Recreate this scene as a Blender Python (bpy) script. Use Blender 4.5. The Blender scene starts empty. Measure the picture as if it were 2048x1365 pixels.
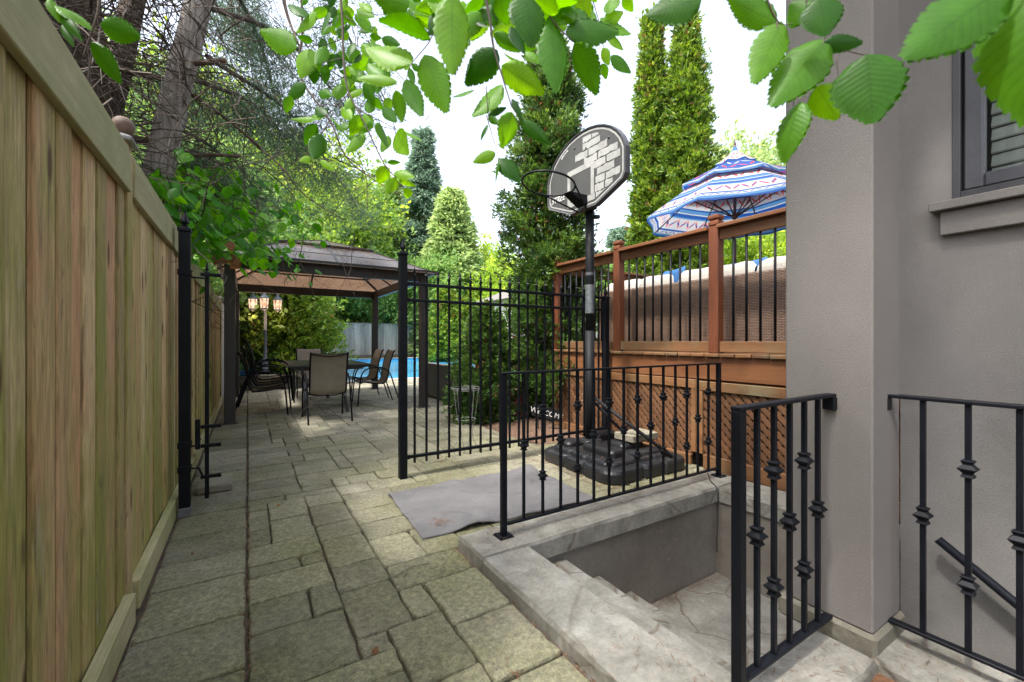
import bpy, math, random
import numpy as np
from mathutils import Vector, Matrix
random.seed(7); RS = np.random.RandomState(11)
R = math.radians; PI = math.pi
sc = bpy.context.scene; col = sc.collection
# ---------------------------------------------------------------- camera
CAM_H = 1.15; YAW = R(31.8); FPX = 853.0
cam_d = bpy.data.cameras.new('camera'); cam = bpy.data.objects.new('camera', cam_d); col.objects.link(cam)
cam.location = (0, 0, CAM_H); cam.rotation_euler = (R(90), 0, -YAW)
cam_d.sensor_width = 36; cam_d.lens = 36*FPX/2048; cam_d.clip_start = 0.03; cam_d.clip_end = 600
cam_d.dof.use_dof = True; cam_d.dof.focus_distance = 3.6; cam_d.dof.aperture_fstop = 8.0
sc.camera = cam
# ---------------------------------------------------------------- sky, sun, exposure
SUN_EL = R(62); SUN_AZ = R(-100)      # azimuth clockwise from +Y: the sun stands left, above the trees behind the fence
w = bpy.data.worlds.new('World'); sc.world = w; w.use_nodes = True
nt = w.node_tree; nt.nodes.clear()
o_ = nt.nodes.new('ShaderNodeOutputWorld'); b_ = nt.nodes.new('ShaderNodeBackground')
sk = nt.nodes.new('ShaderNodeTexSky'); sk.sky_type = 'NISHITA'; sk.sun_disc = False
sk.sun_elevation = SUN_EL; sk.sun_rotation = SUN_AZ; sk.dust_density = 4.0; sk.air_density = 1.0; sk.ozone_density = 1.0
hs = nt.nodes.new('ShaderNodeHueSaturation'); hs.inputs['Saturation'].default_value = 0.5; hs.inputs['Value'].default_value = 1.25
nt.links.new(sk.outputs[0], hs.inputs['Color']); nt.links.new(hs.outputs[0], b_.inputs['Color'])
b_.inputs['Strength'].default_value = 0.15
nt.links.new(b_.outputs[0], o_.inputs['Surface'])
sd = bpy.data.lights.new('sun', 'SUN'); sd.energy = 2.1; sd.angle = R(3.5); sd.color = (1.0, 0.96, 0.90)
so = bpy.data.objects.new('sun', sd); col.objects.link(so)
sv = Vector((math.sin(SUN_AZ)*math.cos(SUN_EL), math.cos(SUN_AZ)*math.cos(SUN_EL), math.sin(SUN_EL)))
so.rotation_euler = sv.to_track_quat('Z', 'Y').to_euler()
sc.view_settings.view_transform = 'Standard'; sc.view_settings.look = 'None'
sc.view_settings.exposure = 1.78; sc.view_settings.gamma = 1.0
try:
    sc.cycles.max_bounces = 8; sc.cycles.diffuse_bounces = 4; sc.cycles.transparent_max_bounces = 8
    sc.cycles.caustics_reflective = False; sc.cycles.caustics_refractive = False
except Exception: pass

# ---------------------------------------------------------------- helpers
sA, cA = math.sin(YAW), math.cos(YAW)
def P(px, py, d):
    """a point seen at photo pixel (px,py), d metres deep along the view"""
    u = (px-1024)/FPX; v = (681-py)/FPX
    return Vector((d*(sA+cA*u), d*(cA-sA*u), CAM_H+d*v))
OFF = {}
def props(o, label=None, cat=None, group=None, kind=None):
    if label: o['label'] = label
    if cat: o['category'] = cat
    if group: o['group'] = group
    if kind: o['kind'] = kind
    return o
def thing(name, label, cat, loc=(0, 0, 0), group=None):
    o = bpy.data.objects.new(name, None); col.objects.link(o); o.empty_display_size = .1
    o.location = loc; OFF[o.name] = Vector(loc)
    return props(o, label, cat, group)
def finish(name, me, mat, parent):
    if mat is not None: me.materials.append(mat)
    o = bpy.data.objects.new(name, me); col.objects.link(o)
    if parent is not None: o.parent = parent; OFF[o.name] = OFF[parent.name]
    else: OFF[o.name] = Vector(o.location)
    return o
class MB:
    def __init__(s): s.v = []; s.f = []; s.r = []; s.uv = None; s.sm = []
    def add(s, vs, fs, r=None, smooth=False):
        r = random.random() if r is None else r
        n = len(s.v); s.v += [tuple(p) for p in vs]; s.r += [r]*len(vs)
        s.f += [tuple(i+n for i in f) for f in fs]; s.sm += [smooth]*len(fs); return s
    def box(s, x0, x1, y0, y1, z0, z1, c=0.0, r=None, M=None):
        c = min(c, .45*min(abs(x1-x0), abs(y1-y0), abs(z1-z0)))
        if c <= 0:
            vs = [(x, y, z) for z in (z0, z1) for y in (y0, y1) for x in (x0, x1)]
            fs = [(0, 2, 3, 1), (4, 5, 7, 6), (0, 1, 5, 4), (2, 6, 7, 3), (0, 4, 6, 2), (1, 3, 7, 5)]
        else:
            vs = []; idx = {}
            X = (x0, x1); Y = (y0, y1); Z = (z0, z1); sg = (1, -1)
            for i in (0, 1):
                for j in (0, 1):
                    for k in (0, 1):
                        for a in range(3):
                            p = [X[i]+sg[i]*c, Y[j]+sg[j]*c, Z[k]+sg[k]*c]; p[a] = (X[i], Y[j], Z[k])[a]
                            idx[(i, j, k, a)] = len(vs); vs.append(tuple(p))
            I = lambda i, j, k, a: idx[(i, j, k, a)]
            fs = []
            for i in (0, 1): fs.append((I(i,0,0,0), I(i,1,0,0), I(i,1,1,0), I(i,0,1,0)))
            for j in (0, 1): fs.append((I(0,j,0,1), I(1,j,0,1), I(1,j,1,1), I(0,j,1,1)))
            for k in (0, 1): fs.append((I(0,0,k,2), I(1,0,k,2), I(1,1,k,2), I(0,1,k,2)))
            for a_ in (0, 1):
                for b2 in (0, 1):
                    fs.append((I(a_,b2,0,0), I(a_,b2,1,0), I(a_,b2,1,1), I(a_,b2,0,1)))
                    fs.append((I(a_,0,b2,0), I(a_,1,b2,0), I(a_,1,b2,2), I(a_,0,b2,2)))
                    fs.append((I(0,a_,b2,1), I(1,a_,b2,1), I(1,a_,b2,2), I(0,a_,b2,2)))
            for i in (0, 1):
                for j in (0, 1):
                    for k in (0, 1): fs.append((I(i,j,k,0), I(i,j,k,1), I(i,j,k,2)))
            # orient outward
            cen = Vector(((x0+x1)/2, (y0+y1)/2, (z0+z1)/2)); out = []
            for f in fs:
                pts = [Vector(vs[q]) for q in f]; n = (pts[1]-pts[0]).cross(pts[2]-pts[0])
                m = sum(pts, Vector())/len(pts)-cen
                out.append(f if n.dot(m) > 0 else tuple(reversed(f)))
            fs = out
        if M is not None: vs = [tuple(M @ Vector(p)) for p in vs]
        return s.add(vs, fs, r)
    def bar(s, a, b, wx, wy, up=(0, 0, 1), c=0.0, r=None):
        """box of section wx*wy running from a to b"""
        a = Vector(a); b = Vector(b); d = b-a; L = d.length; d.normalize()
        x = Vector(up).cross(d)
        if x.length < 1e-4: x = Vector((1, 0, 0)).cross(d)
        if x.length < 1e-4: x = Vector((0, 1, 0)).cross(d)
        x.normalize(); y = d.cross(x)
        M = Matrix(((x.x, y.x, d.x, a.x), (x.y, y.y, d.y, a.y), (x.z, y.z, d.z, a.z), (0, 0, 0, 1)))
        return s.box(-wx/2, wx/2, -wy/2, wy/2, 0, L, c, r, M)
    def tube(s, pts, rad, n=8, r=None, cap=True):
        pts = [Vector(p) for p in pts]; m = len(pts)
        if not hasattr(rad, '__len__'): rad = [rad]*m
        vs = []; t0 = (pts[1]-pts[0]).normalized()
        x = t0.orthogonal().normalized()
        for i in range(m):
            t = (pts[min(i+1, m-1)]-pts[max(i-1, 0)])
            t = t.normalized() if t.length > 1e-9 else t0
            x = (x-t*x.dot(t))
            x = x.normalized() if x.length > 1e-6 else t.orthogonal().normalized()
            y = t.cross(x)
            for k in range(n):
                a = 2*PI*k/n; vs.append(pts[i]+(x*math.cos(a)+y*math.sin(a))*rad[i])
        fs = [(i*n+k, i*n+(k+1) % n, (i+1)*n+(k+1) % n, (i+1)*n+k) for i in range(m-1) for k in range(n)]
        if cap: fs += [tuple(reversed(range(n))), tuple((m-1)*n+k for k in range(n))]
        return s.add(vs, fs, r, True)
    def lathe(s, prof, c, n=16, r=None, smooth=True, rot=0, sq=False):
        """prof: [(radius, z)...] about a vertical axis at c"""
        vs = []
        for (q, z) in prof:
            for k in range(n):
                a = 2*PI*k/n+rot
                vs.append((c[0]+q*math.cos(a), c[1]+q*math.sin(a), c[2]+z))
        m = len(prof)
        fs = [(i*n+k, i*n+(k+1) % n, (i+1)*n+(k+1) % n, (i+1)*n+k) for i in range(m-1) for k in range(n)]
        fs += [tuple(reversed(range(n))), tuple((m-1)*n+k for k in range(n))]
        return s.add(vs, fs, r, smooth)
    def prism(s, poly, fn, t0, t1, r=None):
        """2D polygon (ccw) extruded; fn(u,v,t) gives the point"""
        n = len(poly); vs = [fn(u, v, t0) for u, v in poly]+[fn(u, v, t1) for u, v in poly]
        fs = [tuple(reversed(range(n))), tuple(range(n, 2*n))]+[(i, (i+1) % n, n+(i+1) % n, n+i) for i in range(n)]
        return s.add(vs, fs, r)
    def build(s, name, mat, parent=None, origin=None):
        V = np.array(s.v, dtype=float).reshape(-1, 3)
        if parent is not None: off = np.array(OFF[parent.name]); loc = None
        else:
            loc = origin or (float(V[:, 0].mean()), float(V[:, 1].mean()), float(V[:, 2].min())); off = np.array(loc)
        me = bpy.data.meshes.new(name); me.from_pydata((V-off).tolist(), [], s.f); me.update()
        at = me.attributes.new('rnd', 'FLOAT', 'POINT'); at.data.foreach_set('value', np.array(s.r, dtype=np.float32))
        if s.uv:
            uvl = me.uv_layers.new(name='UVMap'); li = np.zeros(len(me.loops), dtype=np.int32)
            me.loops.foreach_get('vertex_index', li)
            uvl.data.foreach_set('uv', np.array(s.uv, dtype=np.float32)[li].ravel())
        me.polygons.foreach_set('use_smooth', s.sm)
        o = finish(name, me, mat, parent)
        if parent is None: o.location = loc; OFF[o.name] = Vector(loc)
        return o
def copy_tree(o, parent=None):
    kids = list(o.children)
    c = o.copy(); col.objects.link(c)
    if parent is not None: c.parent = parent
    for ch in kids: copy_tree(ch, c)
    return c
def quads(name, V, rnd, mat, parent=None, loc=None):
    """V (n,4,3) -> one mesh of quads"""
    n = len(V); off = np.array(OFF[parent.name] if parent is not None else (loc or (0, 0, 0)))
    me = bpy.data.meshes.new(name); me.vertices.add(n*4); me.loops.add(n*4); me.polygons.add(n)
    me.vertices.foreach_set('co', (V.reshape(-1, 3)-off).astype(np.float32).ravel())
    me.loops.foreach_set('vertex_index', np.arange(n*4, dtype=np.int32))
    me.polygons.foreach_set('loop_start', np.arange(0, n*4, 4, dtype=np.int32))
    me.update(calc_edges=True)
    at = me.attributes.new('rnd', 'FLOAT', 'POINT'); at.data.foreach_set('value', np.repeat(rnd, 4).astype(np.float32))
    o = finish(name, me, mat, parent)
    if parent is None and loc: o.location = loc; OFF[o.name] = Vector(loc)
    return o
def nrm(a): return a/np.maximum(np.linalg.norm(a, axis=-1, keepdims=True), 1e-9)
def spray(Pn, Dn, k, L, wd, spread=.5, base=.25, rj=.35, crnd=None):
    """k leaflets at every point, fanned about direction Dn; returns quads and rnd"""
    n = len(Pn); D = nrm(Dn)[:, None, :]+RS.randn(n, k, 3)*spread; D = nrm(D)
    ln = (L*(1+rj*RS.randn(n, k, 1))).clip(L*.3)
    B = Pn[:, None, :]+nrm(Dn)[:, None, :]*(RS.rand(n, k, 1)*L*base*2)+RS.randn(n, k, 3)*L*base
    S = nrm(np.cross(D, RS.randn(n, k, 3)))*wd*(ln/L)
    mid = B+D*ln*.5; mid[..., 2] += 0
    Q = np.stack([B, mid+S, B+D*ln, mid-S], axis=2).reshape(-1, 4, 3)
    if crnd is None: crnd = RS.rand(n)
    rr = (crnd[:, None]+RS.randn(n, k)*.12).clip(0, 1).ravel()
    return Q, rr

# ---------------------------------------------------------------- materials
def nodes(name):
    m = bpy.data.materials.new(name); m.use_nodes = True; t = m.node_tree; t.nodes.clear()
    return m, t, (lambda ty, **k: mk(t, ty, k)), (lambda a, b: t.links.new(a, b))
def mk(t, ty, k):
    n = t.nodes.new('ShaderNode'+ty)
    for a, v in k.items():
        if a in ('operation', 'blend_type', 'data_type', 'noise_dimensions', 'feature', 'distance', 'attribute_name', 'wave_type', 'bands_direction', 'musgrave_type'): setattr(n, a, v)
        else: n.inputs[a].default_value = v
    return n
def ramp(t, stops, const=False):
    n = t.nodes.new('ShaderNodeValToRGB'); e = n.color_ramp.elements
    if const: n.color_ramp.interpolation = 'CONSTANT'
    while len(e) < len(stops): e.new(.5)
    for i, (p, c) in enumerate(stops): e[i].position = p; e[i].color = (c[0], c[1], c[2], 1)
    return n
def surf(name, cols, scale=3, rough=.6, bump=.2, bscale=40, stretch=(1, 1, 1), rndamt=.25, metal=0, patch=None, pscale=1.2,
         pth=(.45, .65), coat=0, bdist=.004, spec=.5, rot=None, detail=6, fine=.25, obj=False):
    """layered noise colour + patches + bump; position in metres, per-piece offset from the 'rnd' attribute"""
    m, t, N, L = nodes(name)
    out = N('OutputMaterial'); bs = N('BsdfPrincipled', Roughness=rough, Metallic=metal)
    bs.inputs['Specular IOR Level'].default_value = spec
    if coat: bs.inputs['Coat Weight'].default_value = coat; bs.inputs['Coat Roughness'].default_value = .2
    if obj: pos = N('TexCoord').outputs['Object']
    else: pos = N('NewGeometry').outputs['Position']
    at = N('Attribute'); at.attribute_name = 'rnd'
    mp = N('Mapping'); mp.inputs['Scale'].default_value = stretch
    if rot: mp.inputs['Rotation'].default_value = rot
    L(pos, mp.inputs['Vector'])
    off = N('VectorMath', operation='MULTIPLY_ADD'); off.inputs[1].default_value = (31.7, 17.3, 23.1)
    L(at.outputs['Fac'], off.inputs[0]); L(mp.outputs[0], off.inputs[2])
    n1 = N('TexNoise', Scale=scale, Detail=detail, Roughness=.6); L(off.outputs[0], n1.inputs['Vector'])
    k = len(cols); rp = ramp(t, [(.28+.44*i/max(1, k-1), c) for i, c in enumerate(cols)]); L(n1.outputs['Fac'], rp.inputs[0])
    c = rp.outputs[0]
    nf = N('TexNoise', Scale=bscale, Detail=4, Roughness=.65); L(off.outputs[0], nf.inputs['Vector'])
    if fine:
        mx = N('Mix', data_type='RGBA', blend_type='OVERLAY'); mx.inputs[0].default_value = fine
        L(c, mx.inputs[6]); L(nf.outputs['Fac'], mx.inputs[7]); c = mx.outputs[2]
    if patch:
        n2 = N('TexNoise', Scale=pscale, Detail=5, Roughness=.65); L(pos, n2.inputs['Vector'])
        r2 = ramp(t, [(pth[0], (0, 0, 0)), (pth[1], (1, 1, 1))]); L(n2.outputs['Fac'], r2.inputs[0])
        mx = N('Mix', data_type='RGBA', blend_type='MIX'); L(r2.outputs[0], mx.inputs[0]); L(c, mx.inputs[6])
        mx.inputs[7].default_value = (*patch, 1); c = mx.outputs[2]
    if rndamt:
        mr = N('MapRange'); mr.inputs['To Min'].default_value = 1-rndamt; mr.inputs['To Max'].default_value = 1+rndamt
        L(at.outputs['Fac'], mr.inputs['Value'])
        vm = N('VectorMath', operation='SCALE'); L(c, vm.inputs[0]); L(mr.outputs[0], vm.inputs['Scale']); c = vm.outputs[0]
    L(c, bs.inputs['Base Color'])
    if bump:
        bp = N('Bump', Strength=bump, Distance=bdist); L(nf.outputs['Fac'], bp.inputs['Height']); L(bp.outputs[0], bs.inputs['Normal'])
    L(bs.outputs[0], out.inputs[0]); return m
def leafmat(name, stops, trans=.35, rough=.55, tcol=None, veins=False):
    m, t, N, L = nodes(name)
    out = N('OutputMaterial'); bs = N('BsdfPrincipled', Roughness=rough); bs.inputs['Specular IOR Level'].default_value = .35
    at = N('Attribute'); at.attribute_name = 'rnd'
    rp = ramp(t, stops); L(at.outputs['Fac'], rp.inputs[0]); c = rp.outputs[0]
    if veins:
        uv = N('UVMap'); sx = N('SeparateXYZ'); L(uv.outputs[0], sx.inputs[0])
        # u: -1..1 across (stored 0..1), v along the blade
        u = N('Math', operation='MULTIPLY_ADD'); u.inputs[1].default_value = 2; u.inputs[2].default_value = -1; L(sx.outputs[0], u.inputs[0])
        au = N('Math', operation='ABSOLUTE'); L(u.outputs[0], au.inputs[0])
        q = N('Math', operation='MULTIPLY_ADD'); q.inputs[1].default_value = -.16; L(au.outputs[0], q.inputs[0]); L(sx.outputs[1], q.inputs[2])
        f = N('Math', operation='MULTIPLY'); f.inputs[1].default_value = 13; L(q.outputs[0], f.inputs[0])
        fr = N('Math', operation='PINGPONG'); fr.inputs[1].default_value = .5; L(f.outputs[0], fr.inputs[0])
        lt = ramp(t, [(0.0, (1, 1, 1)), (.16, (0, 0, 0))]); L(fr.outputs[0], lt.inputs[0])
        ml = ramp(t, [(0.03, (1, 1, 1)), (.07, (0, 0, 0))]); L(au.outputs[0], ml.inputs[0])
        mm = N('Math', operation='MAXIMUM'); L(lt.outputs[0], mm.inputs[0]); L(ml.outputs[0], mm.inputs[1])
        ms = N('Math', operation='MULTIPLY'); ms.inputs[1].default_value = .42; L(mm.outputs[0], ms.inputs[0])
        mx = N('Mix', data_type='RGBA'); L(ms.outputs[0], mx.inputs[0]); L(c, mx.inputs[6])
        dk = N('Mix', data_type='RGBA', blend_type='MULTIPLY'); dk.inputs[0].default_value = 1; L(c, dk.inputs[6]); dk.inputs[7].default_value = (.55, .6, .5, 1)
        L(dk.outputs[2], mx.inputs[7]); c = mx.outputs[2]
        geo = N('NewGeometry'); nz = N('TexNoise', Scale=60, Detail=3); L(geo.outputs['Position'], nz.inputs['Vector'])
        ov = N('Mix', data_type='RGBA', blend_type='OVERLAY'); ov.inputs[0].default_value = .3; L(c, ov.inputs[6]); L(nz.outputs['Fac'], ov.inputs[7]); c = ov.outputs[2]
        bp = N('Bump', Strength=.18, Distance=.0012); L(fr.outputs[0], bp.inputs['Height']); L(bp.outputs[0], bs.inputs['Normal'])
    L(c, bs.inputs['Base Color'])
    tr = N('BsdfTranslucent'); hs2 = N('HueSaturation'); hs2.inputs['Value'].default_value = 1.5; hs2.inputs['Hue'].default_value = .485; hs2.inputs['Saturation'].default_value = 1.1
    hs2.inputs['Value'].default_value = 1.75; L(c, hs2.inputs['Color']); L(hs2.outputs[0], tr.inputs['Color'])
    mx = N('MixShader'); mx.inputs[0].default_value = trans; L(bs.outputs[0], mx.inputs[1]); L(tr.outputs[0], mx.inputs[2])
    L(mx.outputs[0], out.inputs[0]); return m

M = {}
def fence_mat(name, tones, green, pinky):
    m, t, N, L = nodes(name)
    out = N('OutputMaterial'); bs = N('BsdfPrincipled', Roughness=.8); bs.inputs['Specular IOR Level'].default_value = .2
    pos = N('NewGeometry').outputs['Position']; at = N('Attribute'); at.attribute_name = 'rnd'
    def nz(stretch, scale, det=6, offs=True, dist=0):
        mp = N('Mapping'); mp.inputs['Scale'].default_value = stretch; L(pos, mp.inputs['Vector']); v = mp.outputs[0]
        if offs:
            o = N('VectorMath', operation='MULTIPLY_ADD'); o.inputs[1].default_value = (31.7, 17.3, 23.1); L(at.outputs['Fac'], o.inputs[0]); L(v, o.inputs[2]); v = o.outputs[0]
        n = N('TexNoise', Scale=scale, Detail=det, Roughness=.65, Distortion=dist); L(v, n.inputs['Vector']); return n.outputs['Fac']
    tone = ramp(t, [(0, tones[0]), (.5, tones[1]), (1, tones[2])]); L(at.outputs['Fac'], tone.inputs[0]); c = tone.outputs[0]
    def mix(c, f, colr, amt=1):
        q = N('Math', operation='MULTIPLY'); q.inputs[1].default_value = amt; L(f, q.inputs[0]); x = N('Mix', data_type='RGBA'); L(q.outputs[0], x.inputs[0]); L(c, x.inputs[6]); x.inputs[7].default_value = (*colr, 1); return x.outputs[2]
    def thr(n, a, b): r_ = ramp(t, [(a, (0, 0, 0)), (b, (1, 1, 1))]); L(n, r_.inputs[0]); return r_.outputs[0]
    sz = N('SeparateXYZ'); L(pos, sz.inputs[0]); zz = N('MapRange'); zz.inputs['From Min'].default_value = 0; zz.inputs['From Max'].default_value = 1.9; zz.inputs['To Min'].default_value = .13; zz.inputs['To Max'].default_value = -.05; L(sz.outputs[2], zz.inputs['Value'])
    ga = N('Math', operation='ADD'); L(nz((1, 1, .28), 2.6), ga.inputs[0]); L(zz.outputs[0], ga.inputs[1])
    c = mix(c, thr(ga.outputs[0], .46, .62), green, .85)
    c = mix(c, thr(nz((1, 1, .30), 5.5), .56, .68), pinky, .6)
    c = mix(c, thr(nz((1, 1, .20), 9), .62, .74), (.46, .44, .40), .5)
    st = nz((1, 1, .07), 75, 8, dist=1.2)
    x = N('Mix', data_type='RGBA', blend_type='OVERLAY'); x.inputs[0].default_value = 1.0; L(c, x.inputs[6]); L(st, x.inputs[7]); c = x.outputs[2]
    c = mix(c, thr(nz((1, 1, .06), 30, 6), .60, .70), (.15, .10, .055), .75)
    c = mix(c, thr(nz((1, 1, .5), 14, 8), .63, .70), (.10, .10, .045), .5)
    mp = N('Mapping'); mp.inputs['Scale'].default_value = (9, 9, 2.6); L(pos, mp.inputs['Vector']); o = N('VectorMath', operation='MULTIPLY_ADD'); o.inputs[1].default_value = (7, 5, 3); L(at.outputs['Fac'], o.inputs[0]); L(mp.outputs[0], o.inputs[2])
    vo = N('TexVoronoi', Scale=1); L(o.outputs[0], vo.inputs['Vector']); kn = ramp(t, [(0.09, (1, 1, 1)), (.18, (0, 0, 0))]); L(vo.outputs['Distance'], kn.inputs[0]); c = mix(c, kn.outputs[0], (.11, .055, .03), .9)
    mr = N('MapRange'); mr.inputs['To Min'].default_value = .80; mr.inputs['To Max'].default_value = 1.12; wn = N('TexWhiteNoise'); wn.noise_dimensions = '1D'; L(at.outputs['Fac'], wn.inputs['W']); L(wn.outputs['Value'], mr.inputs['Value'])
    vs_ = N('VectorMath', operation='SCALE'); L(c, vs_.inputs[0]); L(mr.outputs[0], vs_.inputs['Scale']); c = vs_.outputs[0]
    L(c, bs.inputs['Base Color']); bp = N('Bump', Strength=.6, Distance=.004); L(st, bp.inputs['Height']); L(bp.outputs[0], bs.inputs['Normal']); L(bs.outputs[0], out.inputs[0]); return m
M['fence'] = fence_mat('fence_wood', [(.36, .28, .13), (.50, .36, .19), (.60, .47, .27)], (.27, .265, .065), (.50, .27, .15))
M['fence_red'] = fence_mat('fence_wood_warm', [(.42, .24, .125), (.56, .34, .19), (.48, .33, .17)], (.29, .275, .085), (.50, .25, .135))
M['rail'] = surf('fence_rail_wood', [(.2600, .2400, .1000), (.3800, .3400, .1800), (.4600, .4000, .2400)], scale=2.5, rough=.8, bump=.3, bscale=30, stretch=(3, .25, 3), rndamt=.12,
                 patch=(.24, .25, .09), pscale=2, pth=(.45, .7), fine=.4)
M['greyfence'] = surf('weathered_grey_wood', [(.1800, .1710, .1620), (.2970, .2790, .2610), (.3780, .3510, .3240)], scale=2, rough=.85, bump=.2, bscale=25, stretch=(2, 2, .2), rndamt=.25, fine=.35)
M['iron'] = surf('black_painted_iron', [(.0036, .0042, .0060), (.0072, .0084, .0120)], scale=8, rough=.45, bump=.12, bscale=120, rndamt=.15, spec=.14, bdist=.001, fine=0)
M['pole'] = surf('black_pole_paint', [(.0032, .0036, .0048), (.0080, .0088, .0104), (.0140, .0144, .0160)], scale=6, rough=.6, bump=.1, bscale=80, stretch=(2, 2, .3), rndamt=.1, bdist=.001, spec=.2)
M['stucco'] = surf('taupe_stucco', [(.1510, .1376, .1272), (.1731, .1589, .1468), (.1915, .1758, .1625)], scale=1.4, rough=.9, bump=1.0, bscale=240, rndamt=.03, bdist=.003, fine=.35, spec=.2, patch=(.15, .143, .137), pscale=1.1, pth=(.52, .85), detail=9)
M['parge'] = surf('parged_concrete', [(.1372, .1188, .1003), (.1886, .1697, .1448), (.2173, .1951, .1671)], scale=1.6, rough=.85, bump=.25, bscale=60, rndamt=.05, patch=(.115, .10, .08), pscale=1.3, pth=(.5, .75), spec=.25, detail=9)
M['trim'] = surf('taupe_trim', [(.1200, .1087, .0975), (.1425, .1275, .1162)], scale=2, rough=.7, bump=.2, bscale=120, rndamt=.05)
M['darkframe'] = surf('bronze_window_frame', [(.0315, .0293, .0315), (.0383, .0360, .0383)], scale=3, rough=.4, bump=0, rndamt=.05)
M['blind'] = surf('white_blind', [(.78, .78, .76), (.85, .85, .83)], scale=3, rough=.5, bump=0, rndamt=.05)
M['mat'] = surf('grey_mat', [(.0841, .0807, .0825), (.1163, .1125, .1154), (.1385, .1344, .1366)], scale=1.2, rough=.95, bump=1.0, bscale=55, stretch=(1, 2.5, 1), rndamt=0, bdist=.006, detail=9)
M['bark'] = surf('grey_shaggy_bark', [(.2018, .1615, .1311), (.5450, .4844, .4440), (.8880, .8274, .8073)], scale=6, rough=.9, bump=1.0, bscale=26, stretch=(4, 4, .16), rndamt=.2, bdist=.04, fine=.9)
M['bark2'] = surf('brown_bark', [(.05, .035, .025), (.12, .085, .06), (.18, .13, .10)], scale=6, rough=.9, bump=.8, bscale=22, stretch=(3, 3, .4), rndamt=.3, bdist=.02)
M['twig'] = surf('twig_bark', [(.06, .045, .035), (.13, .10, .08)], scale=9, rough=.9, bump=0, rndamt=.4, fine=0)
M['gaz'] = surf('brown_aluminium', [(.0245, .0196, .0196), (.0350, .0294, .0294)], scale=3, rough=.45, bump=0, rndamt=.1, fine=0)
M['decking'] = surf('deck_wood_x', [(.0850, .0282, .0094), (.1530, .0564, .0188), (.2040, .0848, .0318)], scale=2.2, rough=.6, bump=.2, bscale=30, stretch=(3, .25, 3), rndamt=.18, fine=.4, patch=(.12, .09, .045), pscale=1.6, pth=(.52, .78))
M['deckpost'] = surf('deck_wood_z', [(.1037, .0274, .0099), (.1728, .0502, .0181), (.2212, .0712, .0279)], scale=2.2, rough=.55, bump=.2, bscale=30, stretch=(3, 3, .25), rndamt=.15, fine=.4)
M['decktrim'] = surf('deck_wood_trim', [(.1064, .0456, .0148), (.1645, .0745, .0265), (.2033, .1034, .0430)], scale=2.2, rough=.7, bump=.2, bscale=30, stretch=(3, .22, 3), rndamt=.2, fine=.4, patch=(.15, .13, .07), pscale=2, pth=(.5, .75))
M['lattice'] = surf('lattice_wood', [(.0986, .0414, .0164), (.1478, .0690, .0288)], scale=3, rough=.7, bump=.1, bscale=30, rndamt=.25, fine=.3)
M['black'] = surf('black_plastic', [(.0070, .0077, .0091), (.0154, .0161, .0182)], scale=3, rough=.42, bump=.25, bscale=60, rndamt=.05, patch=(.05, .045, .04), pscale=3, pth=(.55, .8), spec=.5)
M['board'] = surf('backboard_plastic', [(.0375, .0375, .0375), (.0562, .0562, .0547), (.0713, .0713, .0675)], scale=3, rough=.55, bump=.1, bscale=90, rndamt=0, stretch=(1, 1, .4))
M['boardrim'] = surf('backboard_edge_plastic', [(.06, .06, .07), (.085, .085, .095)], scale=5, rough=.45, bump=.1, bscale=90, rndamt=0)
M['paint'] = surf('worn_white_paint', [(.2480, .2480, .2356), (.3224, .3224, .3038), (.3596, .3596, .3410)], scale=7, rough=.6, bump=0, rndamt=.05, patch=(.2, .2, .19), pscale=14, pth=(.62, .72))
M['whitetext'] = surf('white_lettering', [(.7, .7, .68), (.75, .75, .72)], scale=5, rough=.6, bump=0, rndamt=0)
M['sling'] = surf('taupe_sling_fabric', [(.20, .165, .125), (.26, .215, .165)], scale=5, rough=.8, bump=.3, bscale=300, rndamt=.1, bdist=.001, obj=True)
M['slinglight'] = surf('light_sling_fabric', [(.34, .31, .27), (.40, .37, .33)], scale=5, rough=.8, bump=.3, bscale=300, rndamt=.1, bdist=.001)
M['tablem'] = surf('dark_table_metal', [(.0315, .0350, .0364), (.0490, .0525, .0546)], scale=5, rough=.45, bump=.15, bscale=80, rndamt=.2)
M['lampm'] = surf('blue_grey_lamp_metal', [(.07, .08, .10), (.11, .125, .15)], scale=6, rough=.5, bump=.2, bscale=60, rndamt=.1)
M['cushion'] = surf('cream_cushion', [(.3182, .2999, .2693), (.3794, .3611, .3305)], scale=3, rough=.9, bump=.5, bscale=9, rndamt=.06, bdist=.03, fine=0)
M['blue'] = surf('blue_velvet', [(.0120, .0720, .2040), (.0180, .1080, .2760)], scale=4, rough=.8, bump=.2, bscale=60, rndamt=.05)
M['red'] = surf('red_fabric', [(.45, .05, .035), (.55, .09, .06)], scale=6, rough=.8, bump=.1, bscale=60, rndamt=.3)
M['white'] = surf('white_siding', [(.62, .62, .62), (.7, .7, .7)], scale=3, rough=.6, bump=.1, bscale=40, rndamt=.05)
M['chrome'] = surf('pool_steel', [(.6, .6, .6), (.7, .7, .7)], scale=3, rough=.15, bump=0, rndamt=0, metal=1)
M['coping'] = surf('pale_coping', [(.3400, .2975, .2465), (.4250, .3825, .3230)], scale=3, rough=.8, bump=.2, bscale=40, rndamt=.12)
M['ledge'] = surf('stone_ledge', [(.0980, .0910, .0700), (.1680, .1540, .1190)], scale=4, rough=.9, bump=.6, bscale=25, rndamt=.25, bdist=.01)
M['block'] = surf('concrete_block', [(.1560, .1440, .1020), (.2160, .1980, .1500)], scale=7, rough=.9, bump=.7, bscale=50, rndamt=.1, bdist=.006)
M['cap'] = surf('galvanised_cap', [(.10, .10, .105), (.2, .2, .2)], scale=9, rough=.55, bump=.2, bscale=60, rndamt=.1)
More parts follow.
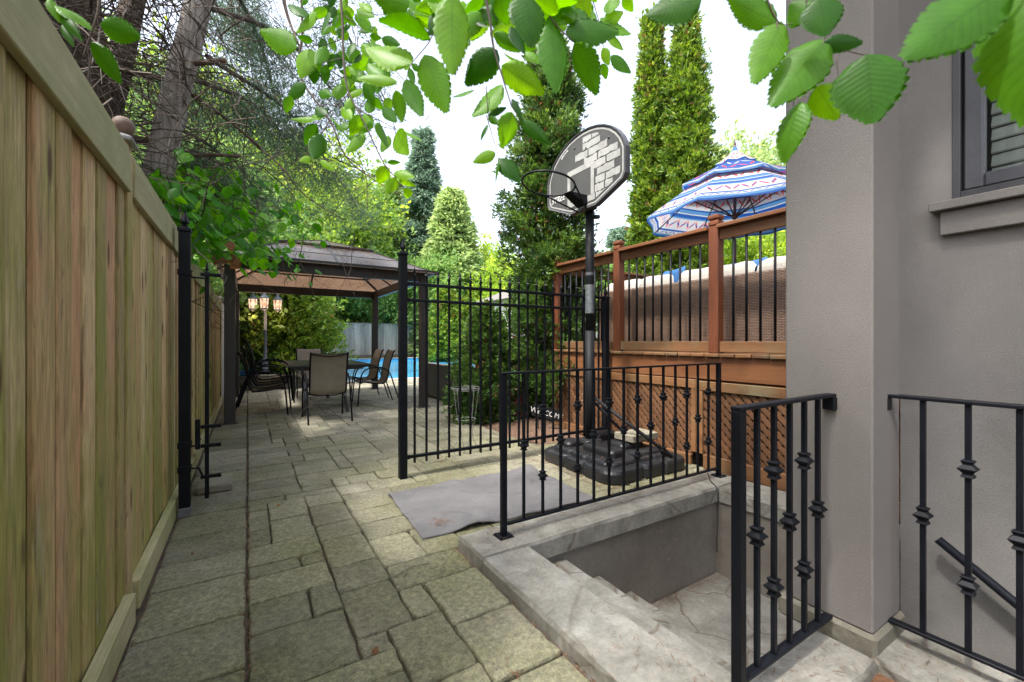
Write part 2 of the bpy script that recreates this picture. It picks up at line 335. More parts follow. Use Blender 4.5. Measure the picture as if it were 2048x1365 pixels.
M['ball'] = surf('weathered_ball', [(.10, .065, .05), (.18, .12, .09)], scale=9, rough=.7, bump=.2, bscale=60, rndamt=.1)
M['needle'] = surf('dry_needles', [(.11, .05, .025), (.20, .10, .05)], scale=9, rough=.9, bump=0, rndamt=.5, fine=0)
M['mulch'] = surf('mulch', [(.0576, .0306, .0180), (.1280, .0727, .0450), (.1792, .1148, .0765)], scale=30, rough=.95, bump=.9, bscale=60, rndamt=.1, bdist=.02)
M['soil'] = surf('soil', [(.035, .026, .018), (.075, .055, .038), (.12, .085, .055)], scale=20, rough=.95, bump=.7, bscale=70, rndamt=0, bdist=.01)
M['umbpole'] = surf('umbrella_pole', [(.05, .025, .018), (.08, .045, .03)], scale=6, rough=.5, bump=0, rndamt=.1)

M['gapshade'] = surf('shade_backing', [(.010, .008, .006), (.016, .012, .009)], bump=0, rndamt=0, fine=0)  # near-black colour that paints shade behind board gaps
M['foundation'] = surf('grey_foundation', [(.122, .117, .108), (.155, .147, .137), (.178, .168, .157)], scale=1.6, rough=.9, bump=.6, bscale=120, rndamt=0, patch=(.09, .087, .08), pscale=1.3, pth=(.5, .8), spec=.2, detail=9)
# ---------------------------------------------------------------- special materials
def paver_mat():
    m, t, N, L = nodes('mossy_paver')
    out = N('OutputMaterial'); bs = N('BsdfPrincipled', Roughness=.88); bs.inputs['Specular IOR Level'].default_value = .25
    pos = N('NewGeometry').outputs['Position']; at = N('Attribute'); at.attribute_name = 'rnd'
    off = N('VectorMath', operation='MULTIPLY_ADD'); off.inputs[1].default_value = (31.7, 17.3, 3.1); L(at.outputs['Fac'], off.inputs[0]); L(pos, off.inputs[2])
    n1 = N('TexNoise', Scale=5, Detail=8, Roughness=.7); L(off.outputs[0], n1.inputs['Vector'])
    n2 = N('TexNoise', Scale=1.1, Detail=5, Roughness=.6); L(pos, n2.inputs['Vector'])
    n3 = N('TexNoise', Scale=170, Detail=3, Roughness=.7); L(pos, n3.inputs['Vector'])
    n4 = N('TexNoise', Scale=45, Detail=5, Roughness=.75); L(off.outputs[0], n4.inputs['Vector'])
    grey = ramp(t, [(.3, (.14, .128, .10)), (.55, (.235, .218, .172)), (.75, (.33, .31, .255))]); L(n1.outputs['Fac'], grey.inputs[0])
    moss = ramp(t, [(.3, (.045, .050, .014)), (.55, (.105, .108, .036)), (.8, (.18, .175, .078))]); L(n4.outputs['Fac'], moss.inputs[0])
    # mossy near the viewer; paler grey farther off also paints in brighter light
    sx = N('SeparateXYZ'); L(pos, sx.inputs[0])
    my = N('MapRange'); my.inputs['From Min'].default_value = 1.0; my.inputs['From Max'].default_value = 9.0; my.inputs['To Min'].default_value = .20; my.inputs['To Max'].default_value = -.16
    L(sx.outputs[1], my.inputs['Value'])
    ad = N('Math', operation='ADD'); L(n2.outputs['Fac'], ad.inputs[0]); L(my.outputs[0], ad.inputs[1])
    ad2 = N('Math', operation='MULTIPLY_ADD'); ad2.inputs[1].default_value = .35; L(n1.outputs['Fac'], ad2.inputs[0]); L(ad.outputs[0], ad2.inputs[2])
    mk_ = ramp(t, [(.50, (0, 0, 0)), (.95, (.78, .78, .78))]); L(ad2.outputs[0], mk_.inputs[0])
    mx = N('Mix', data_type='RGBA'); L(mk_.outputs[0], mx.inputs[0]); L(grey.outputs[0], mx.inputs[6]); L(moss.outputs[0], mx.inputs[7])
    ov = N('Mix', data_type='RGBA', blend_type='OVERLAY'); ov.inputs[0].default_value = .65; L(mx.outputs[2], ov.inputs[6]); L(n3.outputs['Fac'], ov.inputs[7])
    ov2 = N('Mix', data_type='RGBA', blend_type='OVERLAY'); ov2.inputs[0].default_value = .8; L(ov.outputs[2], ov2.inputs[6]); L(n4.outputs['Fac'], ov2.inputs[7])
    mr = N('MapRange'); mr.inputs['To Min'].default_value = .92; mr.inputs['To Max'].default_value = 1.38; L(at.outputs['Fac'], mr.inputs['Value'])
    vm = N('VectorMath', operation='SCALE'); L(ov2.outputs[2], vm.inputs[0]); L(mr.outputs[0], vm.inputs['Scale'])
    # pale specks of grit
    vo = N('TexVoronoi', Scale=70); L(pos, vo.inputs['Vector']); sp = ramp(t, [(.0, (1, 1, 1)), (.10, (0, 0, 0))]); L(vo.outputs['Distance'], sp.inputs[0])
    sm = N('Math', operation='MULTIPLY'); sm.inputs[1].default_value = .45; L(sp.outputs[0], sm.inputs[0])
    mz = N('Mix', data_type='RGBA'); L(sm.outputs[0], mz.inputs[0]); L(vm.outputs[0], mz.inputs[6]); mz.inputs[7].default_value = (.42, .40, .33, 1)
    L(mz.outputs[2], bs.inputs['Base Color'])
    hh = N('Math', operation='ADD'); L(n3.outputs['Fac'], hh.inputs[0])
    h4 = N('Math', operation='MULTIPLY'); h4.inputs[1].default_value = 2.5; L(n4.outputs['Fac'], h4.inputs[0]); L(h4.outputs[0], hh.inputs[1])
    bp = N('Bump', Strength=.75, Distance=.005); L(hh.outputs[0], bp.inputs['Height']); L(bp.outputs[0], bs.inputs['Normal'])
    L(bs.outputs[0], out.inputs[0]); return m
M['paver'] = paver_mat()
def flagstone_mat(name, cracks, sc_=2.0):
    m, t, N, L = nodes(name)
    out = N('OutputMaterial'); bs = N('BsdfPrincipled', Roughness=.6); bs.inputs['Specular IOR Level'].default_value = .4
    pos = N('NewGeometry').outputs['Position']
    n0 = N('TexNoise', Scale=3, Detail=3); L(pos, n0.inputs['Vector'])
    wv = N('VectorMath', operation='MULTIPLY_ADD'); wv.inputs[1].default_value = (.18, .18, .05); L(n0.outputs['Color'], wv.inputs[0]); L(pos, wv.inputs[2])
    n1 = N('TexNoise', Scale=4.5, Detail=10, Roughness=.72, Distortion=.35); L(pos, n1.inputs['Vector'])
    n2 = N('TexNoise', Scale=60, Detail=8, Roughness=.75, Distortion=.3); L(pos, n2.inputs['Vector'])
    c1 = ramp(t, [(.32, (.105, .10, .082)), (.45, (.175, .168, .145)), (.56, (.225, .217, .19)), (.70, (.32, .31, .28))]); L(n1.outputs['Fac'], c1.inputs[0])
    ov = N('Mix', data_type='RGBA', blend_type='OVERLAY'); ov.inputs[0].default_value = .5; L(c1.outputs[0], ov.inputs[6]); L(n2.outputs['Fac'], ov.inputs[7]); c = ov.outputs[2]
    vo = N('TexVoronoi', Scale=sc_, feature='DISTANCE_TO_EDGE'); L(wv.outputs[0], vo.inputs['Vector'])
    cr = ramp(t, [(0.0, (0, 0, 0)), (.018, (1, 1, 1))]); L(vo.outputs['Distance'], cr.inputs[0])
    if cracks:
        iv = N('Math', operation='MULTIPLY_ADD'); iv.inputs[1].default_value = -cracks; iv.inputs[2].default_value = cracks; L(cr.outputs[0], iv.inputs[0])
        mx = N('Mix', data_type='RGBA'); L(iv.outputs[0], mx.inputs[0]); L(c, mx.inputs[6]); mx.inputs[7].default_value = (.10, .075, .05, 1); c = mx.outputs[2]
    L(c, bs.inputs['Base Color'])
    h = N('Math', operation='MULTIPLY_ADD'); h.inputs[1].default_value = .5 if cracks else 0.0; L(cr.outputs[0], h.inputs[0]); L(n1.outputs['Fac'], h.inputs[2])
    h2 = N('Math', operation='MULTIPLY_ADD'); h2.inputs[1].default_value = .22; L(n2.outputs['Fac'], h2.inputs[0]); L(h.outputs[0], h2.inputs[2])
    bp = N('Bump', Strength=.7, Distance=.010); L(h2.outputs[0], bp.inputs['Height']); L(bp.outputs[0], bs.inputs['Normal'])
    L(bs.outputs[0], out.inputs[0]); return m
M['curb'] = flagstone_mat('stamped_concrete_curb', .35, 1.0)
M['flag'] = flagstone_mat('stamped_flagstone', .8, 2.2)
def wicker_mat(name, c1, c2, bw, rh, axis='YZ', mort=.12):
    m, t, N, L = nodes(name)
    out = N('OutputMaterial'); bs = N('BsdfPrincipled', Roughness=.45)
    pos = N('NewGeometry').outputs['Position']; sx = N('SeparateXYZ'); L(pos, sx.inputs[0])
    a = N('Math', operation='ADD'); L(sx.outputs[0], a.inputs[0]); L(sx.outputs[1], a.inputs[1])
    cb = N('CombineXYZ'); L(a.outputs[0], cb.inputs[0]); L(sx.outputs[2], cb.inputs[1])
    br = t.nodes.new('ShaderNodeTexBrick'); br.offset = .5; br.inputs['Scale'].default_value = 1; br.inputs['Brick Width'].default_value = bw; br.inputs['Row Height'].default_value = rh
    br.inputs['Mortar Size'].default_value = rh*mort; br.inputs['Mortar Smooth'].default_value = 1.0
    br.inputs['Color1'].default_value = (*c1, 1); br.inputs['Color2'].default_value = (*[.75*q for q in c1], 1); br.inputs['Mortar'].default_value = (*c2, 1)
    L(cb.outputs[0], br.inputs['Vector']); L(br.outputs['Color'], bs.inputs['Base Color'])
    iv = N('Math', operation='SUBTRACT'); iv.inputs[0].default_value = 1; L(br.outputs['Fac'], iv.inputs[1])
    bp = N('Bump', Strength=1, Distance=.006); L(iv.outputs[0], bp.inputs['Height']); L(bp.outputs[0], bs.inputs['Normal'])
    L(bs.outputs[0], out.inputs[0]); return m
M['wicker'] = wicker_mat('brown_wicker', (.20, .125, .085), (.025, .014, .01), .042, .014, mort=.28)
M['wickerdark'] = wicker_mat('dark_wicker', (.085, .07, .066), (.02, .016, .015), .05, .02, mort=.25)
def glassmat():
    m, t, N, L = nodes('window_glass'); out = N('OutputMaterial'); g = N('BsdfGlossy', Roughness=.02); tr = N('BsdfTransparent')
    tr.inputs['Color'].default_value = (.95, .98, .96, 1)
    fr = N('Fresnel', IOR=1.6); ad = N('Math', operation='ADD'); ad.inputs[1].default_value = .06; L(fr.outputs[0], ad.inputs[0])
    mx = N('MixShader'); L(ad.outputs[0], mx.inputs[0]); L(tr.outputs[0], mx.inputs[1]); L(g.outputs[0], mx.inputs[2]); L(mx.outputs[0], out.inputs[0]); return m
M['glass'] = glassmat()
def polycarb():
    m, t, N, L = nodes('smoky_polycarbonate'); out = N('OutputMaterial'); bs = N('BsdfPrincipled', Roughness=.16)
    pos = N('NewGeometry').outputs['Position']
    n = N('TexNoise', Scale=2.2, Detail=7, Roughness=.7); L(pos, n.inputs['Vector'])
    c = ramp(t, [(.35, (.16, .13, .11)), (.55, (.30, .27, .25)), (.7, (.20, .18, .17))]); L(n.outputs['Fac'], c.inputs[0]); L(c.outputs[0], bs.inputs['Base Color'])
    tl = N('BsdfTranslucent'); tl.inputs['Color'].default_value = (.80, .52, .36, 1)
    vo = N('TexVoronoi', Scale=24); L(pos, vo.inputs['Vector']); n5 = N('TexNoise', Scale=3, Detail=2); L(pos, n5.inputs['Vector'])
    ad = N('Math', operation='MULTIPLY_ADD'); ad.inputs[1].default_value = -.42; L(n5.outputs['Fac'], ad.inputs[0]); L(vo.outputs['Distance'], ad.inputs[2])
    sp = ramp(t, [(.0, (0.03, .03, .03)), (.06, (1, 1, 1))]); L(ad.outputs[0], sp.inputs[0])
    ml = N('Mix', data_type='RGBA', blend_type='MULTIPLY'); ml.inputs[0].default_value = 1; ml.inputs[6].default_value = (.46, .36, .29, 1); L(sp.outputs[0], ml.inputs[7]); L(ml.outputs[2], tl.inputs['Color'])
    mx = N('MixShader'); mx.inputs[0].default_value = .6; L(bs.outputs[0], mx.inputs[1]); L(tl.outputs[0], mx.inputs[2]); L(mx.outputs[0], out.inputs[0]); return m
M['poly'] = polycarb()
def watermat():
    m, t, N, L = nodes('pool_water'); out = N('OutputMaterial'); bs = N('BsdfPrincipled', Roughness=.06)
    pos = N('NewGeometry').outputs['Position']; n = N('TexNoise', Scale=1.3, Detail=4, Distortion=1.5); L(pos, n.inputs['Vector'])
    c = ramp(t, [(.35, (.03, .27, .55)), (.55, (.07, .40, .68)), (.7, (.16, .52, .75))]); L(n.outputs['Fac'], c.inputs[0]); L(c.outputs[0], bs.inputs['Base Color'])
    n2 = N('TexNoise', Scale=5, Detail=3); L(pos, n2.inputs['Vector']); bp = N('Bump', Strength=.2, Distance=.03); L(n2.outputs['Fac'], bp.inputs['Height']); L(bp.outputs[0], bs.inputs['Normal'])
    L(bs.outputs[0], out.inputs[0]); return m
M['water'] = watermat()
def lampglass():
    m, t, N, L = nodes('lit_lantern_glass'); out = N('OutputMaterial'); em = N('Emission', Strength=.42)
    pos = N('NewGeometry').outputs['Position']; n = N('TexNoise', Scale=14, Detail=3); L(pos, n.inputs['Vector'])
    c = ramp(t, [(.35, (.75, .36, .18)), (.65, (1, .78, .55))]); L(n.outputs['Fac'], c.inputs[0]); L(c.outputs[0], em.inputs['Color'])
    L(em.outputs[0], out.inputs[0]); return m
M['lampglass'] = lampglass()
def umbmat(name, kind):
    """printed canopy cloth: bands by radius (uv.y), motifs by angle (uv.x)"""
    m, t, N, L = nodes(name); out = N('OutputMaterial'); bs = N('BsdfPrincipled', Roughness=.85); tl = N('BsdfTranslucent')
    uv = N('UVMap'); sx = N('SeparateXYZ'); L(uv.outputs[0], sx.inputs[0]); U = sx.outputs[0]; V = sx.outputs[1]
    W = (.40, .42, .45); B = (.015, .07, .27); Bl = (.07, .19, .38); Rd = (.55, .05, .04); G = (.42, .47, .52); Nv = (.03, .08, .28)
    if kind == 'low':
        st = [(0, G), (.10, W), (.13, B), (.17, W), (.36, W), (.375, B), (.40, Bl), (.46, W), (.48, B), (.54, Bl), (.57, W), (.78, W), (.795, B), (.83, W), (.90, Bl), (.95, B)]
        mot = [(.17, .36, Rd, 48), (.57, .78, Rd, 64), (.62, .73, B, 64), (.83, .90, B, 96)]
    elif kind == 'mid':
        st = [(0, Nv), (.15, B), (.85, B), (.9, W), (.94, Bl)]; mot = [(.2, .5, W, 24), (.5, .82, Rd, 32)]
    else:
        st = [(0, Bl), (.15, W), (.85, W), (.9, B)]; mot = [(.2, .5, Rd, 16), (.5, .85, Rd, 20)]
    rp = ramp(t, st, True) if len(st) <= 32 else None; L(V, rp.inputs[0]); c = rp.outputs[0]
    for (a, b, cl, k) in mot:
        # diamonds / petals: |tri(u*k)| + |2(v-a)/(b-a)-1| < 1 outline
        mu = N('Math', operation='MULTIPLY'); mu.inputs[1].default_value = k; L(U, mu.inputs[0])
        pp = N('Math', operation='PINGPONG'); pp.inputs[1].default_value = 1; L(mu.outputs[0], pp.inputs[0])
        mv = N('MapRange'); mv.clamp = False; mv.inputs['From Min'].default_value = a; mv.inputs['From Max'].default_value = b; L(V, mv.inputs['Value'])
        # diagonal petals: close to the line v = tri(u) or v = 1 - tri(u)
        d1 = N('Math', operation='SUBTRACT'); L(mv.outputs[0], d1.inputs[0]); L(pp.outputs[0], d1.inputs[1])
        a1 = N('Math', operation='ABSOLUTE'); L(d1.outputs[0], a1.inputs[0])
        q = N('Math', operation='MULTIPLY_ADD'); q.inputs[1].default_value = 1; q.inputs[2].default_value = -.5; L(mv.outputs[0], q.inputs[0])
        qa = N('Math', operation='ABSOLUTE'); L(q.outputs[0], qa.inputs[0])
        wd = N('Math', operation='MULTIPLY_ADD'); wd.inputs[1].default_value = -.42; wd.inputs[2].default_value = .2; L(qa.outputs[0], wd.inputs[0])
        lt = N('Math', operation='LESS_THAN'); L(a1.outputs[0], lt.inputs[0]); L(wd.outputs[0], lt.inputs[1])
        mx = N('Mix', data_type='RGBA'); L(lt.outputs[0], mx.inputs[0]); L(c, mx.inputs[6]); mx.inputs[7].default_value = (*cl, 1); c = mx.outputs[2]
        # small blue dots between
    L(c, bs.inputs['Base Color']); L(c, tl.inputs['Color'])
    ms = N('MixShader'); ms.inputs[0].default_value = .45; L(bs.outputs[0], ms.inputs[1]); L(tl.outputs[0], ms.inputs[2]); L(ms.outputs[0], out.inputs[0]); return m

# ---------------------------------------------------------------- ground, paving, pool
WX0, WX1, WY1 = 1.28, 3.02, 1.92          # stairwell opening
POOL = (2.35, 11.0, 13.0, 28.5)
def sheet(name, xs, ys, holes, z, mat, kind='structure'):
    mb = MB()
    for i in range(len(xs)-1):
        for j in range(len(ys)-1):
            cx, cy = (xs[i]+xs[i+1])/2, (ys[j]+ys[j+1])/2
            if any(a < cx < b and c < cy < d for a, b, c, d in holes): continue
            mb.add([(xs[i], ys[j], z), (xs[i+1], ys[j], z), (xs[i+1], ys[j+1], z), (xs[i], ys[j+1], z)], [(0, 1, 2, 3)], .5)
    return props(mb.build(name, mat, origin=(0, 0, z)), kind=kind)
HOLES = [(WX0, WX1, .70, WY1), (2.10, WX1, -3.0, .70), POOL]
sheet('ground', [-150, WX0, 2.10, POOL[0], WX1, POOL[1], 150], [-60, -3, .70, WY1, POOL[2], POOL[3], 200], HOLES, -.028, M['soil'])
def paving():
    s = .118; nx, ny = 72, 131; y0 = -1.0
    occ = np.zeros((nx, ny), bool)
    def block(a, b, c, d):
        i0, i1 = max(0, int(round(a/s))), int(round(b/s)); j0, j1 = max(0, int(round((c-y0)/s))), int(round((d-y0)/s)); occ[i0:i1, j0:j1] = True
    block(1.0, 9, -2, 2.19); block(3.5, 9, -2, 4.65); block(POOL[0]-.35, 9, POOL[2]-.35, 30); block(2.75, 3.5, 3.85, 5.6); block(3.5, 9, 4.6, 5.4)
    rng = random.Random(5); st = []
    sizes = [((1, 2), 1.5), ((2, 1), 1.5), ((2, 2), 5), ((3, 2), 8), ((2, 3), 5), ((4, 2), 4), ((3, 3), 4), ((3, 1), 1)]
    for j in range(ny):
        for i in range(nx):
            if occ[i, j]: continue
            for _ in range(12):
                (a, b) = rng.choices([q[0] for q in sizes], [q[1] for q in sizes])[0]
                if i == 0 and a > 1 and rng.random() < .3: continue
                if (i+a < nx and occ[i+a:i+a+1, j].any() == False and a == 1 and rng.random() < .5): continue
                if i+a <= nx and j+b <= ny and not occ[i:i+a, j:j+b].any(): break
            else: a, b = 1, 1
            occ[i:i+a, j:j+b] = True; st.append((i*s, (i+a)*s, y0+j*s, y0+(j+b)*s))
    y = -1.0
    while y < 13.2:
        h = rng.uniform(.24, .40); st.append((-.385, -.004, y, y+h)); y += h
    mb = MB()
    for (a, b, c, d) in st:
        near = c < 7
        if (a < 1.0 < b or abs(b-.944) < .01) and c < 2.15: b = .992
        g = rng.uniform(.002, .0048); a += g; b -= g; c += g; d -= g
        dz = rng.uniform(-.003, .003); tx = rng.uniform(-.008, .008); ty = rng.uniform(-.008, .008)
        w, h = b-a, d-c; cx, cy = (a+b)/2, (c+d)/2
        rr = min(w, h)*rng.uniform(.02, .06); pts = []
        kx, ky = (max(2, int(w/.05)), max(2, int(h/.05))) if near else (1, 1)
        side = [((a+rr, c), (b-rr, c), kx), ((b, c+rr), (b, d-rr), ky), ((b-rr, d), (a+rr, d), kx), ((a, d-rr), (a, c+rr), ky)]
        for (p, q, k) in side:
            for e in range(k+1):
                f = e/k; jx = rng.gauss(0, .0028) if near else 0; jy = rng.gauss(0, .0028) if near else 0
                pts.append((p[0]+(q[0]-p[0])*f+jx, p[1]+(q[1]-p[1])*f+jy))
        n = len(pts); vs = []
        for (ins, z) in ((.009, 0), (.0035, -.0025), (0, -.011), (0, -.03)):
            for (x, y_) in pts:
                fx = cx+(x-cx)*(1-2*ins/w); fy = cy+(y_-cy)*(1-2*ins/h)
                vs.append((fx, fy, z+dz+tx*(fx-cx)+ty*(fy-cy)+(rng.gauss(0, .0012) if near and ins == .0035 else 0)))
        fs = [tuple(range(n))]
        for l in range(3): fs += [(l*n+e, (l+1)*n+e, (l+1)*n+(e+1) % n, l*n+(e+1) % n) for e in range(n)]
        mb.add(vs, fs, rng.random())
    return props(mb.build('paving', M['paver'], origin=(0, 0, 0)), kind='structure')
paving()
# needles and grit in the joints and in drifts
def litter():
    rng = RS; A = []
    def area(n, x0, x1, y0, y1, z): A.append(np.stack([rng.uniform(x0, x1, n), rng.uniform(y0, y1, n), np.full(n, z)], 1))
    def line(n, a, b, s, z): t_ = rng.rand(n, 1); A.append(np.concatenate([np.array(a)[None]*(1-t_)+np.array(b)[None]*t_+rng.randn(n, 2)*s, np.full((n, 1), z)], 1))
    line(900, (0.0, .8), (0.0, 8), .012, .002); line(900, (-.375, .8), (-.385, 7), .02, .003); line(420, (.985, .7), (.985, 2.2), .012, -.004)
    for _ in range(70):
        x, y = rng.uniform(0, 3.4), rng.uniform(.8, 6.5)
        if x > .95 and y < 2.3: continue
        gx, gy = round(x/.112)*.112, y; line(25, (gx, gy-.06), (gx, gy+.06), .006, 0.0)
    area(700, -.3, 3.0, .8, 7, .003); area(2600, 2.2, 3.45, 2.2, 3.9, .004)
    line(1500, (1.3, 2.24), (3.3, 2.26), .03, .005); line(900, (1.1, 2.1), (3.3, 2.1), .06, .064)
    line(900, (1.32, 1.9), (2.98, 1.88), .03, -.592); area(250, 2.1, 3.0, .8, 1.9, -.594); area(140, 1.0, 1.28, .7, 2.1, .064)
    line(2500, (1.79, .35), (1.83, .6), .03, .01); area(5000, 1.2, 1.79, -.1, .56, .0); area(90, 1.3, 2.05, .58, .75, .064); area(160, 1.85, 2.1, 0, .55, .064)
    t_ = rng.rand(120, 1); A.append(np.concatenate([np.array([[1.02, 2.5]])+rng.randn(120, 2)*.035, np.full((120, 1), .028)], 1))
    area(60, .9, 2.1, 2.4, 3.15, .028); line(700, (2.4, 2.35), (2.4, 3.4), .05, .004); area(500, 2.55, 3.3, 2.5, 3.3, .15)
    Pn = np.concatenate(A); n = len(Pn)
    keep = ~((Pn[:, 0] > 1.0) & (Pn[:, 0] < 1.27) & (Pn[:, 2] < .05) & (Pn[:, 1] < 2.19)); Pn = Pn[keep]; n = len(Pn)
    a = rng.rand(n)*2*PI; D = np.stack([np.cos(a), np.sin(a), rng.randn(n)*.12], 1); L_ = rng.uniform(.008, .028, (n, 1)); S = np.cross(D, [0, 0, 1.])*.0009
    Pn[:, 2] += rng.rand(n)*.004
    Q = np.stack([Pn-S, Pn+D*L_-S, Pn+D*L_+S, Pn+S], 1)
    o = quads('pine_needles', Q, rng.rand(n), M['needle'], None, (1, 3, 0)); props(o, 'reddish dry needles scattered over the paving joints and curbs', 'needles', kind='stuff')
litter()
# mulch bed around the cedar
def mulch():
    mb = MB(); n = 30; vs = [(3.2, 4.75, .05)]; rng = random.Random(3)
    for ring, (f, z) in enumerate(((.5, .045), (1, .0))):
        for k in range(n):
            a = 2*PI*k/n; q = f*(1+.05*rng.gauss(0, 1)); vs.append((3.2+.62*q*math.cos(a), 4.75+.95*q*math.sin(a), z-.02*ring+rng.gauss(0, .008)))
    fs = [(0, 1+k, 1+(k+1) % n) for k in range(n)]+[(1+k, 1+n+k, 1+n+(k+1) % n, 1+(k+1) % n) for k in range(n)]
    mb.add(vs, fs, .5, True); props(mb.build('mulch', M['mulch'], origin=(3.2, 4.75, 0)), 'reddish bark mulch bed under the tall cedar', 'mulch', kind='stuff')
mulch()
# pool
def pool():
    a, b, c, d = POOL; mb = MB()
    mb.add([(a, c, -.14), (b, c, -.14), (b, d, -.14), (a, d, -.14)], [(0, 1, 2, 3)], .5); props(mb.build('pool_water', M['water'], origin=((a+b)/2, (c+d)/2, -.14)), kind='structure')
    m2 = MB(); liner = surf('pool_liner', [(.05, .3, .6), (.08, .38, .68)], scale=3, rough=.4, bump=0, rndamt=0)
    for q in ((a-.08, a, c, d), (b, b+.08, c, d), (a-.08, b+.08, c-.08, c), (a-.08, b+.08, d, d+.08)): m2.box(*q, -.6, -.03)
    props(m2.build('pool_wall', liner, origin=(a, c, -.6)), kind='structure')
    m3 = MB(); rng = random.Random(2)
    def run(x0, x1, y0, y1):
        if x1-x0 > y1-y0:
            x = x0
            while x < x1-.02: m3.box(x+.004, min(x+.45, x1)-.004, y0, y1, -.03, .012, .008); x += .45
        else:
            y = y0
            while y < y1-.02: m3.box(x0, x1, y+.004, min(y+.45, y1)-.004, -.03, .012, .008); y += .45
    run(a-.33, b+.33, c-.33, c+.02); run(a-.33, b+.33, d-.02, d+.5); run(a-.33, a+.02, c+.02, d-.02); run(b-.02, b+.33, c+.02, d-.02)
    props(m3.build('pool_coping', M['coping'], origin=(a, c, -.03)), kind='structure')
pool()
# pale paving behind and right of the pool
mb = MB(); mb.add([(-.4, 13.2, -.02), (2.0, 13.2, -.02), (2.0, 30, -.02), (-.4, 30, -.02)], [(0, 1, 2, 3)], .4)
mb.add([(8.5, 5.4, -.02), (30, 5.4, -.02), (30, 12.65, -.02), (8.5, 12.65, -.02)], [(0, 1, 2, 3)], .4)
mb.add([(11.4, 12.65, -.02), (30, 12.65, -.02), (30, 30, -.02), (11.4, 30, -.02)], [(0, 1, 2, 3)], .4)
mb.add([(2, 29.0, -.02), (11.4, 29.0, -.02), (11.4, 30, -.02), (2, 30, -.02)], [(0, 1, 2, 3)], .4)
props(mb.build('pool_deck', M['coping'], origin=(0, 12, -.02)), kind='structure')

# ---------------------------------------------------------------- stairwell
CZ = .06
sw = thing('sunken_stairwell', 'sunken concrete stairwell with stamped grey curbs and steps down to a flagstone landing', 'stairwell', (2.1, 1.3, -.6))
def jbox(name, segs, mat, cell=.09, amp=.003, parent=None, r=None):
    """slab top with hand-worked rippled edge: boxes subdivided and jittered"""
    mb = MB()
    for (x0, x1, y0, y1, z0, z1) in segs:
        nx_, ny_ = max(1, int((x1-x0)/cell)), max(1, int((y1-y0)/cell)); rng = random.Random(int(x0*100+y0*77)); idx = {}; vs = []
        zs = [z0, z1-.018, z1]
        def vid(i, j, k):
            if (i, j, k) in idx: return idx[(i, j, k)]
            x = x0+(x1-x0)*i/nx_; y = y0+(y1-y0)*j/ny_; z = zs[k]
            ins = .008 if k == 2 else 0
            ex = 1 if i == 0 else (-1 if i == nx_ else 0); ey = 1 if j == 0 else (-1 if j == ny_ else 0)
            if ex: x += ex*(ins+(abs(rng.gauss(0, amp)) if k else 0))
            if ey: y += ey*(ins+(abs(rng.gauss(0, amp)) if k else 0))
            if k == 2: z += rng.gauss(0, .0015)
            idx[(i, j, k)] = len(vs); vs.append((x, y, z)); return idx[(i, j, k)]
        fs = []
        for i in range(nx_):
            for j in range(ny_): fs.append((vid(i, j, 2), vid(i+1, j, 2), vid(i+1, j+1, 2), vid(i, j+1, 2)))
        for k in (0, 1):
            for i in range(nx_):
                fs.append((vid(i, 0, k), vid(i+1, 0, k), vid(i+1, 0, k+1), vid(i, 0, k+1))); fs.append((vid(i+1, ny_, k), vid(i, ny_, k), vid(i, ny_, k+1), vid(i+1, ny_, k+1)))
            for j in range(ny_):
                fs.append((vid(0, j+1, k), vid(0, j, k), vid(0, j, k+1), vid(0, j+1, k+1))); fs.append((vid(nx_, j, k), vid(nx_, j+1, k), vid(nx_, j+1, k+1), vid(nx_, j, k+1)))
        mb.add(vs, fs, r)
    return mb.build(name, mat, parent)
# curbs: left, far, right, near and the one along the lower flight
jbox('curb', [(1.0, WX0, -.5, 1.895, -.03, CZ)], M['curb'], parent=sw)
jbox('curb', [(1.0, 3.32, 1.90, 2.19, -.05, CZ+.001)], M['curb'], parent=sw)
jbox('curb', [(2.995, 3.32, .86, 1.895, -.05, CZ)], M['curb'], parent=sw)
jbox('curb', [(1.285, 1.83, .575, .80, -.05, CZ)], M['curb'], parent=sw)
jbox('curb', [(1.835, 2.13, -1.5, .80, -.05, CZ)], M['curb'], parent=sw)
mb = MB()
mb.box(1.1, 3.25, WY1+.012, 2.15, -.75, CZ-.062, r=.2); mb.build('far_wall', M['parge'], sw)
mb = MB(); mb.box(3.012, 3.28, .86, WY1+.01, -.75, CZ-.062, r=.4); mb.build('side_wall', M['parge'], sw)
mb = MB(); mb.box(1.1, 2.10, .58, .785, -.75, CZ-.062, r=.6); mb.box(1.86, 2.118, -3.0, .579, -2.2, CZ-.062, r=.6); mb.build('near_wall', M['parge'], sw)
steps = [(1.20, 1.55, -.095), (1.20, 1.82, -.275), (1.2, 2.10, -.455)]
for k, (a, b, z) in enumerate(steps): jbox('step', [(a, b, .786, WY1+.011, z-.16 if k < 2 else -.75, z)], M['flag'], cell=.1, amp=.0015, parent=sw)
jbox('landing', [(2.08, 3.02, .786, WY1+.011, -.76, -.60)], M['flag'], cell=.1, amp=0, parent=sw)
for k in range(7): jbox('lower_step', [(2.118, 3.02, .786-.27*(k+1), .786-.27*k-.001, -.96-.18*k, -.60-.18*(k+1))], M['flag'], cell=.12, amp=.003, parent=sw)
mb = MB(); mb.box(2.118, 3.02, -3.0, -1.105, -2.2, -1.95); mb.build('lower_landing', M['flag'], sw)

